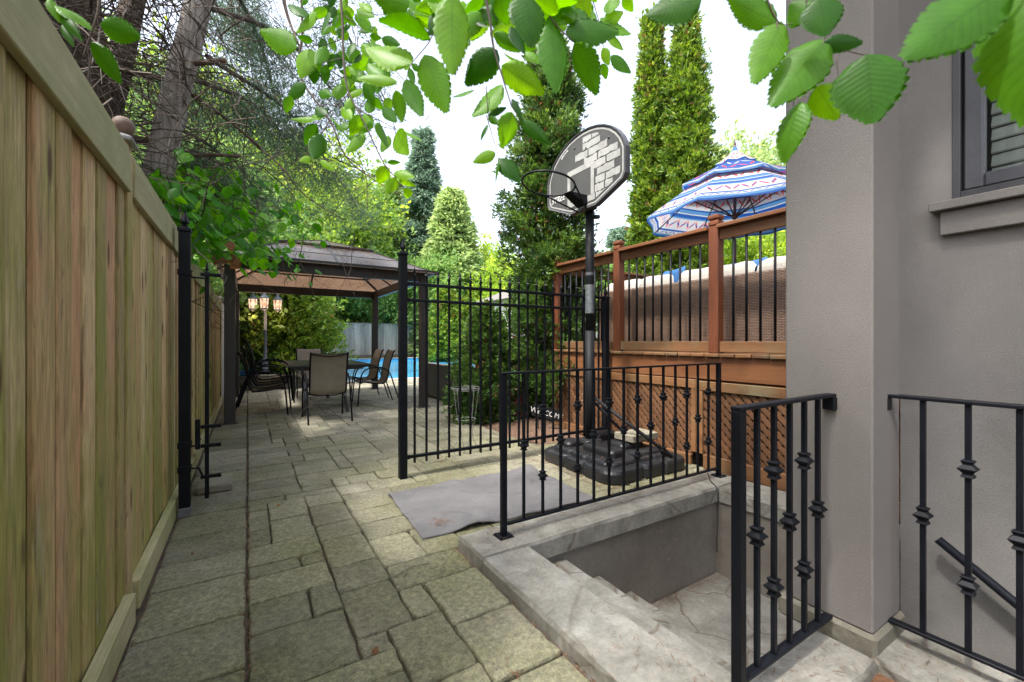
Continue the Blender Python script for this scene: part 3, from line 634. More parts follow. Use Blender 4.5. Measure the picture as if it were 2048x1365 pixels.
# ---------------------------------------------------------------- house wall with window, pier
hs_ = thing('house', 'taupe stucco house with shuttered window, rising beside the stairwell', 'house', (3.6, -2, -.05))
WXW = 3.0
wy0, wy1, wz0, wz1 = -1.30, .655, 1.86, 3.35          # window opening
mb = MB()
mb.box(WXW, 9, .655, .93, .862, 6.5, r=.5); mb.box(WXW, 9, wy0, wy1, wz1, 6.5, r=.5); mb.box(WXW, 9, wy0, .655, .862, wz0, r=.5); mb.box(WXW, 9, -7, wy0, .862, 6.5, r=.5)
mb.build('wall', M['stucco'], hs_)
mb = MB(); mb.box(WXW+.006, 9, -7, .855, -2.2, .861, r=.3); mb.build('foundation', M['foundation'], hs_)
wn = MB()
for (a, b, c, d) in ((wy0, wy0+.03, wz0, wz1), (wy1-.03, wy1, wz0, wz1), (wy0+.03, wy1-.03, wz0, wz0+.03), (wy0+.03, wy1-.03, wz1-.03, wz1)): wn.box(WXW-.004, WXW+.10, a, b, c, d, .003)
win = wn.build('window', M['darkframe'], hs_)
sash = MB(); a0, a1, b0, b1 = wy0+.035, wy1-.035, wz0+.035, wz1-.035
for (a, b, c, d) in ((a0, a0+.07, b0, b1), (a1-.07, a1, b0, b1), (a0+.07, a1-.07, b0, b0+.07), (a0+.07, a1-.07, b1-.07, b1), (-.36, -.28, b0+.07, b1-.07)): sash.box(WXW+.02, WXW+.09, a, b, c, d, .008)
sash.build('sash', surf('grey_sash', [(.040, .040, .047), (.055, .055, .062)], scale=3, rough=.4, bump=0, rndamt=0), win)
g = MB(); g.box(WXW+.05, WXW+.056, a0+.02, a1-.02, b0+.02, b1-.02); g.build('glass', M['glass'], win)
bl = MB(); z = b0+.05
while z < b1-.03:
    for (p, q) in ((a0+.08, -.33), (-.31, a1-.08)):
        vs = [(WXW+.10, p, z), (WXW+.10, q, z), (WXW+.122, q, z+.056), (WXW+.122, p, z+.056), (WXW+.108, p, z-.006), (WXW+.108, q, z-.006), (WXW+.130, q, z+.053), (WXW+.130, p, z+.053)]
        bl.add(vs, [(0, 1, 2, 3), (7, 6, 5, 4), (0, 4, 5, 1), (3, 2, 6, 7), (0, 3, 7, 4), (1, 5, 6, 2)])
    z += .064
bl.build('shutter', M['blind'], win)
rm = MB(); rm.box(WXW+.35, WXW+.36, wy0-.2, wy1+.2, wz0-.2, wz1+.2); rm.build('room_shade_sheet', surf('room_shade_sheet', [(.05, .05, .05), (.06, .06, .06)], bump=0, rndamt=0), hs_)  # dark sheet painted as the gloom of the unlit room behind the shutters
sl = MB(); sl.box(WXW-.075, WXW-.002, wy0-.08, .725, 1.80, 1.845, .004); sl.box(WXW-.04, WXW-.002, wy0-.05, .69, 1.68, 1.798, .004); sl.build('window_sill', M['trim'], hs_)
pr = MB(); pr.box(1.85, 2.10, .60, .885, .125, 4.6, .006, r=.5); pr.build('pier', M['stucco'], hs_)
pr = MB(); pr.box(2.103, 2.17, .64, .85, .125, 4.6, .004, r=.55); pr.build('pier_side', M['stucco'], hs_)
pb = MB(); pb.box(1.836, 2.12, .586, .91, CZ-.02, .124, .012, r=.5); pb.build('pier_base', M['ledge'], hs_)
rf = MB(); rf.box(1.72, 3.0-.003, -1.2, 1.0, 4.602, 4.9); rf.build('porch_shade_roof', M['trim'], hs_)  # unseen roof on the pier, kept for the shade it puts on the wall

# ---------------------------------------------------------------- iron railings with knuckles
def knuckle(mb, x, y, z, s=.0155):
    mb.lathe([(s*.85, -.030), (s*1.5, -.026), (s*1.15, -.018), (s*1.05, -.014), (s*2.05, -.001), (s*2.05, .002), (s*1.05, .014), (s*1.15, .018), (s*1.5, .026), (s*.85, .030)],
             (x, y, z), 4, smooth=False, rot=PI/4)
def railing(name, label, a, b, top, bot, nb, post_a, post_b, pz, plate=True, first=1):
    """flat-bar railing from a to b (xy); posts where asked"""
    t = thing('railing', label, 'railing', (a[0], a[1], CZ)); A = Vector((a[0], a[1], 0)); B = Vector((b[0], b[1], 0)); d = (B-A).normalized(); n = Vector((-d.y, d.x, 0)); Ln = (B-A).length
    e = MB(); e.bar(A-d*.016+Vector((0, 0, top-.006)), B+d*.016+Vector((0, 0, top-.006)), .034, .012, c=.002); e.build('top_rail', M['iron'], t)
    e = MB(); e.bar(A+d*.017+Vector((0, 0, bot)), B-d*.017+Vector((0, 0, bot)), .030, .012, c=.002); e.build('bottom_rail', M['iron'], t)
    for (p, on) in ((A, post_a), (B, post_b)):
        if on:
            e = MB(); e.box(p.x-.0155, p.x+.0155, p.y-.0155, p.y+.0155, pz, top-.0125, .002); po = e.build('post', M['iron'], t)
            if plate:
                e = MB(); e.box(p.x-.045, p.x+.045, p.y-.045, p.y+.045, pz-.002, pz+.006, .002)
                for sx_ in (-.033, .033):
                    for sy_ in (-.033, .033): e.lathe([(.007, 0), (.007, .005), (.003, .007)], (p.x+sx_, p.y+sy_, pz+.006), 6)
                e.build('base_plate', M['iron'], po)
        else:
            e = MB(); e.box(p.x-.02, p.x+.02, p.y-.02, p.y+.02, top-.06, top-.0125, .003); e.build('wall_bracket', M['iron'], t)
    H = top-bot
    for i in range(nb):
        q = A+d*(Ln*(i+1)/(nb+1)); e = MB(); e.box(q.x-.0075, q.x+.0075, q.y-.0075, q.y+.0075, bot+.0065, top-.0125, .0012)
        bo = e.build('baluster', M['iron'], t)
        ks = (bot+H*.50,) if (i+first) % 2 == 0 else (bot+H*.73, bot+H*.27)
        for kz in ks: e = MB(); knuckle(e, q.x, q.y, kz); e.build('knuckle', M['iron'], bo)
    return t
railing('r', 'long black iron railing on the far curb of the stairwell, before the hoop base', (1.216, 2.05), (3.235, 2.05), .975, .125, 14, True, True, CZ, first=0)
railing('r', 'short black iron railing fixed to the left face of the stucco pier', (1.245, .725), (1.845, .725), .955, .135, 5, True, False, CZ, first=0)
railing('r', 'black iron railing between the stucco pier front and the near edge, under the window', (2.0, -.37), (2.0, .618), .955, .130, 8, True, False, CZ, first=1)
# handrail on the wall down the lower flight
hr = thing('handrail', 'black round handrail sloping down the stucco wall below the window', 'handrail', (2.93, .68, .1))
hp = [(2.93, .69, .16), (2.93, -.9, -1.01)]
e = MB(); e.tube(hp, .021, 12); e.build('rail', M['iron'], hr)
e = MB()
for y_ in (.36, -.6):
    zz = .16-(.69-y_)*.736
    e.tube([(2.93, y_, zz-.02), (2.93, y_, zz-.07), (2.99, y_, zz-.09), (3.0, y_, zz-.09)], .008, 8)
    vs = []; e.tube([(2.995, y_, zz-.09), (3.011, y_, zz-.09)], .033, 14)
e.build('bracket', M['iron'], hr)
# cable
e = MB(); e.tube([(3.20, 2.12, .068), (3.05, 2.0, .066), (2.99, 1.93, .068), (2.965, 1.885, .052), (2.96, 1.88, -.05), (2.97, 1.885, -.2), (2.955, 1.885, -.32), (2.965, 1.89, -.42)], .004, 6)
props(e.build('cable', M['black']), 'thin black cable hanging down the inner corner of the stairwell', 'cable')

# ---------------------------------------------------------------- pool gate: posts, panel, open leaf
def finial(mb, x, y, z, s=1.0):
    mb.lathe([(.022*s, 0), (.022*s, .006*s), (.010*s, .010*s), (.012*s, .014*s), (.024*s, .030*s), (.022*s, .042*s), (.009*s, .082*s), (.007*s, .088*s), (.0085*s, .092*s), (.0085*s, .10*s), (.003*s, .104*s)], (x, y, z), 8, smooth=False)
GY = 3.52
def gpost(mb_parent, x, y, w, z0, z1):
    e = MB(); e.box(x-w, x+w, y-w, y+w, z0, z1, .003); p = e.build('post', M['iron'], mb_parent)
    e = MB(); e.box(x-w-.006, x+w+.006, y-w-.006, y+w+.006, z1+.001, z1+.026, .004); e.lathe([(w*1.2, 0), (.022, .010)], (x, y, z1+.026), 4, smooth=False, rot=PI/4); e.build('cap', M['iron'], p)
    e = MB(); finial(e, x, y, z1+.034, 1.05); e.build('finial', M['iron'], p); return p
def picket(parent, x, y, z0, z1, w=.0085):
    e = MB(); e.box(x-w, x+w, y-w, y+w, z0, z1, .001); p = e.build('picket', M['iron'], parent)
    e = MB(); s_ = w
    e.box(x-s_*1.25, x+s_*1.25, y-s_*1.25, y+s_*1.25, z1-.022, z1+.002, .001); e.lathe([(s_*.8, 0), (s_*.8, .012), (s_*2.2, .016), (s_*1.0, .026), (s_*1.2, .036), (s_*.15, .082)], (x, y, z1), 4, smooth=False)
    for sg in (-1, 1):
        e.add([(x+sg*s_*.6, y-.002, z1+.012), (x+sg*s_*.6, y+.002, z1+.012), (x+sg*s_*2.1, y, z1+.040), (x+sg*s_*.7, y, z1+.028)], [(0, 1, 2), (0, 2, 3), (1, 3, 2)])
    e.build('spear_tip', M['iron'], p); return p
gt = thing('iron_fence', 'tall black iron fence panel with spear tipped pickets across the walkway', 'fence', (2.26, GY, 0))
gpost(gt, 1.106, GY, .031, 0, 1.865); gpost(gt, 3.42, GY, .031, 0, 1.62)
for (z, hh) in ((1.632, .026), (1.495, .026), (.172, .026)):
    e = MB(); e.box(1.139, 3.387, GY-.015, GY+.015, z-hh/2, z+hh/2, .003)
    for x_ in (1.150, 3.376): e.box(x_-.012, x_+.012, GY-.02, GY+.02, z-hh/2-.004, z+hh/2+.004, .002)
    e.build('rail', M['iron'], gt)
pk = None
for k in range(22):
    x = 1.208+.1053*k
    picket(gt, x, GY, .115, 1.70)
gp = thing('gate_post', 'black square steel gate post with pointed finial bolted beside the wooden fence', 'post', (-.351, 3.50, 0))
gpost(gp, -.351, 3.52, .031, .05, 1.865)
e = MB(); e.box(-.386, -.316, 3.485, 3.555, 0, .06, .003); e.build('foot', M['cap'], gp)
for z in (1.60, .47, .31): e = MB(); e.box(-.387, -.315, 3.484, 3.556, z-.02, z+.02, .003); e.build('hinge_band', M['iron'], gp)
gl = thing('garden_gate', 'black iron gate leaf swung wide open, seen edge on beside the wooden fence', 'gate', (-.29, 3.62, .06))
gd = Vector((-.066, .998, 0)).normalized(); g0 = Vector((-.236, 3.58, 0))
def gpt(s_, z): q = g0+gd*s_; return Vector((q.x, q.y, z))
for k in range(12):
    q = gpt(.115*k, 0); end = k in (0, 11)
    if end:
        e = MB(); e.bar(gpt(.115*k, .075), gpt(.115*k, 1.60), .024, .024, c=.002); p = e.build('stile', M['iron'], gl)
        e = MB(); e.lathe([(.012, 0), (.012, .012), (.017, .018), (.008, .03), (.010, .045), (.001, .10)], (q.x, q.y, 1.60), 6, smooth=False); e.build('spear_tip', M['iron'], p)
    else: picket(gl, q.x, q.y, .115, 1.60, .0075)
for z in (1.55, 1.43, .172):
    e = MB(); e.bar(gpt(.012, z), gpt(1.253, z), .02, .024, c=.002); e.build('rail', M['iron'], gl)
for z in (1.60, .57, .44, .23):
    e = MB(); q = gpt(-.02, z); e.box(q.x-.035, q.x+.075, q.y-.014, q.y-.002, z-.012, z+.012, .003); e.tube([(q.x+.07, q.y-.008, z-.012), (q.x+.07, q.y-.008, z+.012)], .012, 8); e.build('clamp', M['iron'], gl)
e = MB(); e.box(-.30, -.272, 3.55, 3.58, .42, .62, .003); e.build('closer', M['iron'], gl)
e = MB(); e.tube([(-.32, 3.535, 1.575), (-.25, 3.56, 1.575)], .006, 6); e.build('hinge_pin', M['iron'], gl)
e = MB(); e.tube([(-.32, 3.535, .45), (-.29, 3.53, .45), (-.27, 3.56, .49)], .006, 6); e.build('hinge_pin', M['iron'], gl)
e = MB(); e.tube([(-.32, 3.535, .30), (-.28, 3.54, .30), (-.26, 3.56, .24)], .006, 6); e.build('hinge_pin', M['iron'], gl)

# ---------------------------------------------------------------- wooden fence on the left
wf = thing('wooden_fence', 'tall mossy tan board fence along the left of the walkway', 'fence', (-.42, 3, 0))
def fence_run(y0, y1, zt, xf, post=True, seed=1, parent=None, kick=True, warm=.5):
    rng = random.Random(seed); mb = MB(); mw = MB(); y = y0
    while y < y1-.01:
        w_ = min(rng.uniform(.115, .15), y1-y); jx = rng.uniform(-.012, .006); gp_ = rng.choice((.003, .006, .013, .013))
        t_ = mw if rng.random() < warm else mb
        t_.box(xf-.035+jx, xf-.018+jx, y+.002, y+w_-gp_, .06, zt-.02, .004, r=rng.random()); y += w_
    mb.build('board_panel', M['fence'], parent)
    if mw.v: mw.build('board_panel', M['fence_red'], parent)
    e = MB(); e.box(xf-.017, xf+.008, y0+.004, y1-.004, zt-.155, zt-.002, .003); e.build('top_rail', M['rail'], parent)
    e = MB(); e.box(xf-.06, xf-.0, y0+.002, y1-.002, zt, zt+.03, .004); e.build('cap_rail', M['rail'], parent)
    e = MB(); e.box(xf-.055, xf-.037, y0, y1, .0, zt-.02); e.build('gap_shade_sheet', M['gapshade'], parent)  # dark sheet behind the boards stands in for shade in the gaps
    if kick: e = MB(); e.box(xf-.016, xf+.022, y0+.01, y1-.01, 0, .125, .003); e.build('kick_board', M['rail'], parent)
XF = -.41
def fpost(y, zt, cap=True, xo=0):
    e = MB(); e.box(XF-.10, XF-.004+xo, y-.042, y+.042, 0, zt, .004); p = e.build('post', M['fence'], wf)
    if cap:
        e = MB(); e.box(XF-.125, XF-.01, y-.062, y+.062, zt+.001, zt+.02, .004); e.lathe([(.075, 0), (.02, .03)], (XF-.07, y, zt+.021), 4, smooth=False, rot=PI/4); e.build('post_cap', M['cap'], p)
        e = MB(); e.lathe([(.012, 0), (.02, .004), (.034, .018), (.042, .042), (.034, .066), (.02, .078), (.004, .083)], (XF-.06, y, zt+.05), 16); e.build('ball', M['ball'], p)
fence_run(-1.6, 2.30, 1.91, XF, seed=1, parent=wf, warm=.45); fpost(2.345, 1.93, False)
fence_run(2.39, 4.70, 1.915, XF-.005, seed=2, parent=wf, warm=.5); fpost(4.745, 1.9, False)
fence_run(4.79, 7.10, 1.88, XF-.01, seed=3, parent=wf, warm=.8); fpost(7.145, 1.9, False)
fence_run(7.19, 9.5, 1.86, XF-.01, seed=4, parent=wf, warm=.9); fpost(9.545, 1.9, False)
e = MB(); e.box(-.53, -.445, 2.46, 2.545, 0, 2.02, .004); p = e.build('post', M['fence'], wf)
e = MB(); e.box(-.545, -.425, 2.44, 2.56, 2.021, 2.04, .004); e.lathe([(.075, 0), (.02, .025)], (-.485, 2.50, 2.041), 4, smooth=False, rot=PI/4); e.build('post_cap', M['cap'], p)
e = MB(); e.lathe([(.012, 0), (.02, .004), (.034, .018), (.042, .042), (.034, .066), (.02, .078), (.004, .083)], (-.465, 2.50, 2.055), 18); e.build('ball', M['ball'], p)
gf = thing('side_fence', 'dark weathered side fence beyond the gazebo on the left', 'fence', (-.45, 16, 0))
def vfence(parent, a, b, z0, z1, th, mat, seed, pw=.14, rail=True):
    rng = random.Random(seed); mb = MB(); A = Vector((*a, 0)); B = Vector((*b, 0)); d = (B-A); Ln = d.length; d.normalize(); s_ = 0
    while s_ < Ln-.01:
        w_ = min(rng.uniform(pw*.85, pw*1.15), Ln-s_); m0 = A+d*(s_+w_/2)
        mb.bar((m0.x, m0.y, z0), (m0.x, m0.y, z1+rng.uniform(-.01, .01)), w_-.008 if abs(d.y) < .5 else th, th if abs(d.y) < .5 else w_-.008, up=(0, 1, 0), r=rng.random()); s_ += w_
    mb.build('board_panel', mat, parent)
    e = MB(); e.bar(A+Vector((0, 0, z1+.02)), B+Vector((0, 0, z1+.02)), .09, .04); e.build('cap_rail', mat, parent)
vfence(gf, (-.45, 9.6), (-.45, 30.3), 0, 1.95, .02, M['greyfence'], 5)
bf = thing('back_fence', 'weathered grey board fence far behind the pool', 'fence', (8, 30.5, 0))
vfence(bf, (-.45, 30.5), (26, 30.5), .18, 2.36, .02, M['greyfence'], 6, .2)
e = MB(); x_ = -.4
while x_ < 26: e.box(x_, x_+.09, 30.46, 30.485, 2.2, 2.38); x_ += 2.4
e.box(-.45, 26, 30.2, 30.45, -.02, .2); e.build('retaining_board', M['ledge'], bf)

# ---------------------------------------------------------------- basketball hoop
bh = thing('basketball_hoop', 'portable basketball hoop with dark backboard painted with white bricks on a black pole', 'basketball hoop', (2.85, 3.15, 0))
BX, BYC = 2.76, 3.15
outline = [(-.19, 2.415), (.19, 2.415)]           # (along Y, z)
outline += [(.53, 2.555), (.56, 2.60), (.56, 2.83), (.545, 2.875)]
arc = []
for k in range(1, 14):
    a = R(14+k*(152/14)); arc.append((.565*math.cos(a)*1.0, 2.76+.43*math.sin(a)))
outline += arc+[(-.545, 2.875), (-.56, 2.83), (-.56, 2.60), (-.53, 2.555)]
ff = lambda u, v, t_: (BX+t_, BYC+u, v)
def scale_out(o, k, cz=2.78): return [(u*(1-k/.56), cz+(v-cz)*(1-k/.40)) for u, v in o]
e = MB(); e.prism([(u, v) for u, v in scale_out(outline, .012)], ff, .0, .03); bdp = e.build('backboard', M['board'], bh)
e = MB(); n_ = len(outline); o1 = scale_out(outline, .018)
vs = [ff(u, v, -.008) for u, v in scale_out(outline, .016)]+[ff(u, v, -.012) for u, v in scale_out(outline, .004)]+[ff(u, v, .004) for u, v in outline]+[ff(u, v, .045) for u, v in outline]+[ff(u, v, .05) for u, v in scale_out(outline, .02)]+[ff(u, v, -.0005) for u, v in scale_out(outline, .018)]
fs = [(l*n_+i, l*n_+(i+1) % n_, (l+1)*n_+(i+1) % n_, (l+1)*n_+i) for l in range(4) for i in range(n_)]+[(5*n_+i, 5*n_+(i+1) % n_, (i+1) % n_, i) for i in range(n_)]
e.add(vs, fs, .5); e.build('rim_edge', M['boardrim'], bdp)
# white stripe, square and bricks (y to the viewer's right is smaller Y)
def inside(o, u, v):
    c = False; j = len(o)-1
    for i in range(len(o)):
        if (o[i][1] > v) != (o[j][1] > v) and u < (o[j][0]-o[i][0])*(v-o[i][1])/(o[j][1]-o[i][1])+o[i][0]: c = not c
        j = i
    return c
mk2 = MB(); oa = scale_out(outline, .030); ob = scale_out(outline, .046)
vs = [ff(u, v, -.0025) for u, v in oa]+[ff(u, v, -.0025) for u, v in ob]
mk2.add(vs, [(i, (i+1) % n_, n_+(i+1) % n_, n_+i) for i in range(n_)], .5)
rngb = random.Random(4); inn = scale_out(outline, .07)
def clip_to(poly, o):
    """Sutherland-Hodgman clip against a convex outline o"""
    out = poly; area = sum(o[i][0]*o[(i+1) % len(o)][1]-o[(i+1) % len(o)][0]*o[i][1] for i in range(len(o))); s_ = 1 if area > 0 else -1
    for i in range(len(o)):
        ax, ay = o[i]; bx_, by_ = o[(i+1) % len(o)]; inp = out; out = []
        f = lambda p: s_*((bx_-ax)*(p[1]-ay)-(by_-ay)*(p[0]-ax))
        for k in range(len(inp)):
            p, q = inp[k], inp[(k+1) % len(inp)]; fp, fq = f(p), f(q)
            if fp >= 0: out.append(p)
            if fp*fq < 0: t_ = fp/(fp-fq); out.append((p[0]+(q[0]-p[0])*t_, p[1]+(q[1]-p[1])*t_))
        if len(out) < 3: return []
    return out
def brick(u0, u1, v0, v1):      # u measured to viewer's right => Y = -u
    j = lambda: rngb.gauss(0, .0035)
    top = [(-(u0+(u1-u0)*k/6), v1+j()) for k in range(7)]; bot = [(-(u1+(u0-u1)*k/6), v0+j()) for k in range(7)]
    poly = clip_to(top+bot, inn)
    if len(poly) >= 3: mk2.add([ff(u, v, -.0025) for u, v in poly], [tuple(range(len(poly)))], rngb.random())
rowh = .066; z0b = 2.47
rows = {0: [(.02, .14), (.155, .30)], 1: [(.16, .27)], 2: [(.17, .27), (.285, .45)], 3: [(.20, .36)], 4: [(.17, .30), (.315, .5)], 5: [(.09, .16), (.175, .43)],
        6: [(-.16, -.02), (-.02, .19)], 7: [(-.10, .10), (.115, .33)], 8: [(.0, .13), (.14, .25)], 9: [(.03, .2)]}
rows = {0: [(.03, .17), (.185, .34)], 1: [(.17, .29), (.305, .40)], 2: [(.18, .30), (.315, .52)], 3: [(.20, .42)], 4: [(.16, .31), (.325, .52)], 5: [(.02, .20), (.215, .46)], 6: [(-.11, .07), (.085, .33)], 7: [(.0, .24)], 8: [(.0, .12), (.13, .22)]}
for k, bs_ in rows.items():
    for (u0, u1) in bs_: brick(u0, u1, z0b+k*.074, z0b+k*.074+.064)
for (u0, u1, v0, v1) in ((-.23, .16, 2.80, 2.855), (-.23, -.185, 2.49, 2.80), (.115, .16, 2.53, 2.80), (-.185, .16, 2.49, 2.535)):
    mk2.add([ff(-u0, v0, -.0028), ff(-u1, v0, -.0028), ff(-u1, v1, -.0028), ff(-u0, v1, -.0028)], [(0, 1, 2, 3)], .5)
mk2.build('painted_bricks', M['paint'], bdp)
def text_mesh(name, s_, size, mat, parent, origin, ux, uy, shear=0, thick=.0006):
    cu = bpy.data.curves.new(name, 'FONT'); cu.body = s_; cu.size = size; cu.extrude = thick; cu.align_x = 'CENTER'; cu.shear = shear; cu.resolution_u = 3
    ob = bpy.data.objects.new(name, cu); col.objects.link(ob); dg = bpy.context.evaluated_depsgraph_get(); me = bpy.data.meshes.new_from_object(ob.evaluated_get(dg))
    bpy.data.objects.remove(ob); ux = Vector(ux).normalized(); uy = Vector(uy).normalized(); uz = ux.cross(uy); off = OFF[parent.name]
    for v in me.vertices: p = v.co.copy(); q = Vector(origin)+ux*p.x+uy*p.y+uz*p.z; v.co = q-off
    me.materials.clear(); return finish(name, me, mat, parent)
text_mesh('lettering', 'STREET', .085, M['whitetext'], bdp, (BX-.0035, BYC+.36, 2.60), (0, -1, 0), (0, 0, 1), .4)
text_mesh('lettering', 'LIFETIME', .032, M['whitetext'], bdp, (BX-.0035, BYC+.27, 3.045), (0, -.9, .42), (0, .42, .9))
e = MB()
for (u, v) in ((.12, 3.06), (-.35, 2.98), (-.05, 3.0)): e.tube([ff(u, v, -.004), ff(u, v, -.001)], .011, 10)
e.build('bolt_hole', M['black'], bdp)
# pole in two tubes with a worn sticker
e = MB(); e.tube([(2.85, 3.15, .03), (2.85, 3.15, 1.25)], .046, 20); e.tube([(2.85, 3.15, 1.20), (2.85, 3.15, 2.50)], .042, 20); po = e.build('pole', M['pole'], bh)
e = MB(); e.tube([(2.85, 3.15, 1.42), (2.85, 3.15, 1.70)], .0432, 20, cap=False); e.build('sticker', surf('worn_sticker', [(.03, .035, .04), (.09, .10, .105), (.14, .15, .15)], scale=30, rough=.5, bump=0, rndamt=0, detail=10), po)
e = MB(); e.tube([(2.85, 3.15, 1.79), (2.85, 3.15, 1.82)], .0432, 20, cap=False); e.build('sticker', M['boardrim'], po)
e = MB(); e.box(2.86, 2.92, 3.12, 3.14, 2.35, 2.39, .004); e.tube([(2.88, 3.11, 2.36), (2.93, 3.11, 2.37)], .022, 10); e.build('height_knob', M['black'], po)
e = MB(); e.box(2.80, 2.87, 3.06, 3.24, 2.42, 2.62, .01); e.box(2.795, 2.90, 3.09, 3.21, 2.44, 2.9, .01); e.build('mount_bracket', M['black'], bh)
# rim: ring slightly tilted, with plate and two struts
tl_ = R(-9); rc = Vector((2.345, BYC, 2.59)); rr_ = .245
def rp_(a, q, dz=0): x = q*math.cos(a); return (rc.x+x*math.cos(tl_), rc.y+q*math.sin(a), rc.z+x*math.sin(tl_)+dz)
ring = [rp_(2*PI*k/36, rr_) for k in range(37)]
e = MB(); e.tube(ring, .009, 8, cap=False); rim = e.build('rim', M['iron'], bh)
e = MB(); ex = rp_(0, rr_); e.add([(ex[0]-.03, BYC-.05, ex[2]), (ex[0]-.03, BYC+.05, ex[2]), (2.755, BYC+.07, ex[2]-.01), (2.755, BYC-.07, ex[2]-.01), (ex[0]-.03, BYC-.05, ex[2]-.006), (ex[0]-.03, BYC+.05, ex[2]-.006), (2.755, BYC+.07, ex[2]-.10), (2.755, BYC-.07, ex[2]-.10)],
      [(0, 3, 2, 1), (4, 5, 6, 7), (0, 4, 7, 3), (1, 2, 6, 5), (2, 3, 7, 6), (0, 1, 5, 4)]); e.build('mount_plate', M['iron'], rim)
e = MB(); e.tube([rp_(R(62), rr_), (2.755, BYC+.06, ex[2]-.14)], .008, 6); e.tube([rp_(R(-62), rr_), (2.755, BYC-.06, ex[2]-.14)], .008, 6); e.build('strut', M['iron'], rim)
e = MB(); e.tube([(2.88, 3.13, .60), (3.20, 2.46, .12)], .017, 10); e.build('brace', M['pole'], bh)
e = MB(); e.tube([(2.88, 3.17, .58), (3.32, 3.02, .12)], .014, 10); e.build('brace', M['pole'], bh)
# moulded base: rounded slab with raised ribs
def rslab(mb, x0, x1, y0, y1, z0, z1, rad=.1, ins=.03, amp=0, r=.5, notch=0):
    pts = []
    for (cx, cy, a0_) in ((x1-rad, y0+rad, -90), (x1-rad, y1-rad, 0), (x0+rad, y1-rad, 90), (x0+rad, y0+rad, 180)):
        for k in range(7): a = R(a0_+15*k); pts.append((cx+rad*math.cos(a), cy+rad*math.sin(a)))
    if notch:
        out = []
        for i, p in enumerate(pts):
            out.append(p); q = pts[(i+1) % len(pts)]
            if math.dist(p, q) > .3:
                dx, dy = (q[0]-p[0]), (q[1]-p[1]); L_ = math.hypot(dx, dy); nx_, ny_ = -dy/L_, dx/L_
                for f, o_2 in ((.28, 0), (.32, notch), (.36, notch), (.40, 0), (.62, 0), (.66, notch), (.70, notch), (.74, 0)): out.append((p[0]+dx*f+nx_*o_2, p[1]+dy*f+ny_*o_2))
        pts = out
    cx, cy = (x0+x1)/2, (y0+y1)/2; n = len(pts); vs = []
    prof = [(0.01, z0), (0, z0+.012), (0, z1-ins*.9), (ins*.3, z1-ins*.3), (ins, z1)]
    for (i_, z) in prof:
        for (x, y) in pts: vs.append((cx+(x-cx)*(1-2*i_/(x1-x0)), cy+(y-cy)*(1-2*i_/(y1-y0)), z))
    fs = [(l*n+i, l*n+(i+1) % n, (l+1)*n+(i+1) % n, (l+1)*n+i) for l in range(len(prof)-1) for i in range(n)]+[tuple((len(prof)-1)*n+i for i in range(n))]
    mb.add(vs, fs, r)
e = MB(); rslab(e, 2.42, 3.40, 2.42, 3.40, .0, .115, .13, .035, notch=.022); rslab(e, 2.50, 3.32, 2.52, 3.34, .10, .150, .10, .03, notch=.015)
rslab(e, 2.62, 2.80, 2.62, 3.02, .14, .215, .05, .03); rslab(e, 2.92, 3.22, 2.78, 3.02, .14, .20, .05, .03); rslab(e, 2.95, 3.25, 3.15, 3.30, .14, .225, .05, .03); rslab(e, 2.56, 2.76, 3.12, 3.30, .14, .20, .05, .03)
rslab(e, 2.74, 2.96, 3.05, 3.25, .14, .20, .06, .03); rslab(e, 2.86, 3.18, 2.56, 2.68, .14, .175, .04, .02)
e.build('base', M['black'], bh)
e = MB(); rslab(e, 3.00, 3.36, 2.74, 2.98, .205, .275, .02, .008); o = e.build('concrete_paver', M['block']); props(o, 'tan concrete paver weighing down the black hoop base', 'paver'); 
# loose stone by the fence
e = MB(); rslab(e, -.33, -.10, 3.92, 4.12, .0, .062, .02, .012); props(e.build('loose_stone', M['block']), 'loose grey paving stone lying beside the wooden fence behind the open gate', 'stone')
# twig on the paving
e = MB(); e.tube([(.60, 2.06, .008), (.70, 2.10, .012), (.80, 2.09, .006)], .003, 5); e.tube([(.64, 2.03, .008), (.68, 2.10, .013), (.70, 2.15, .006)], .0025, 5); props(e.build('twig', M['block']), 'small pale forked twig lying on the paving', 'twig')
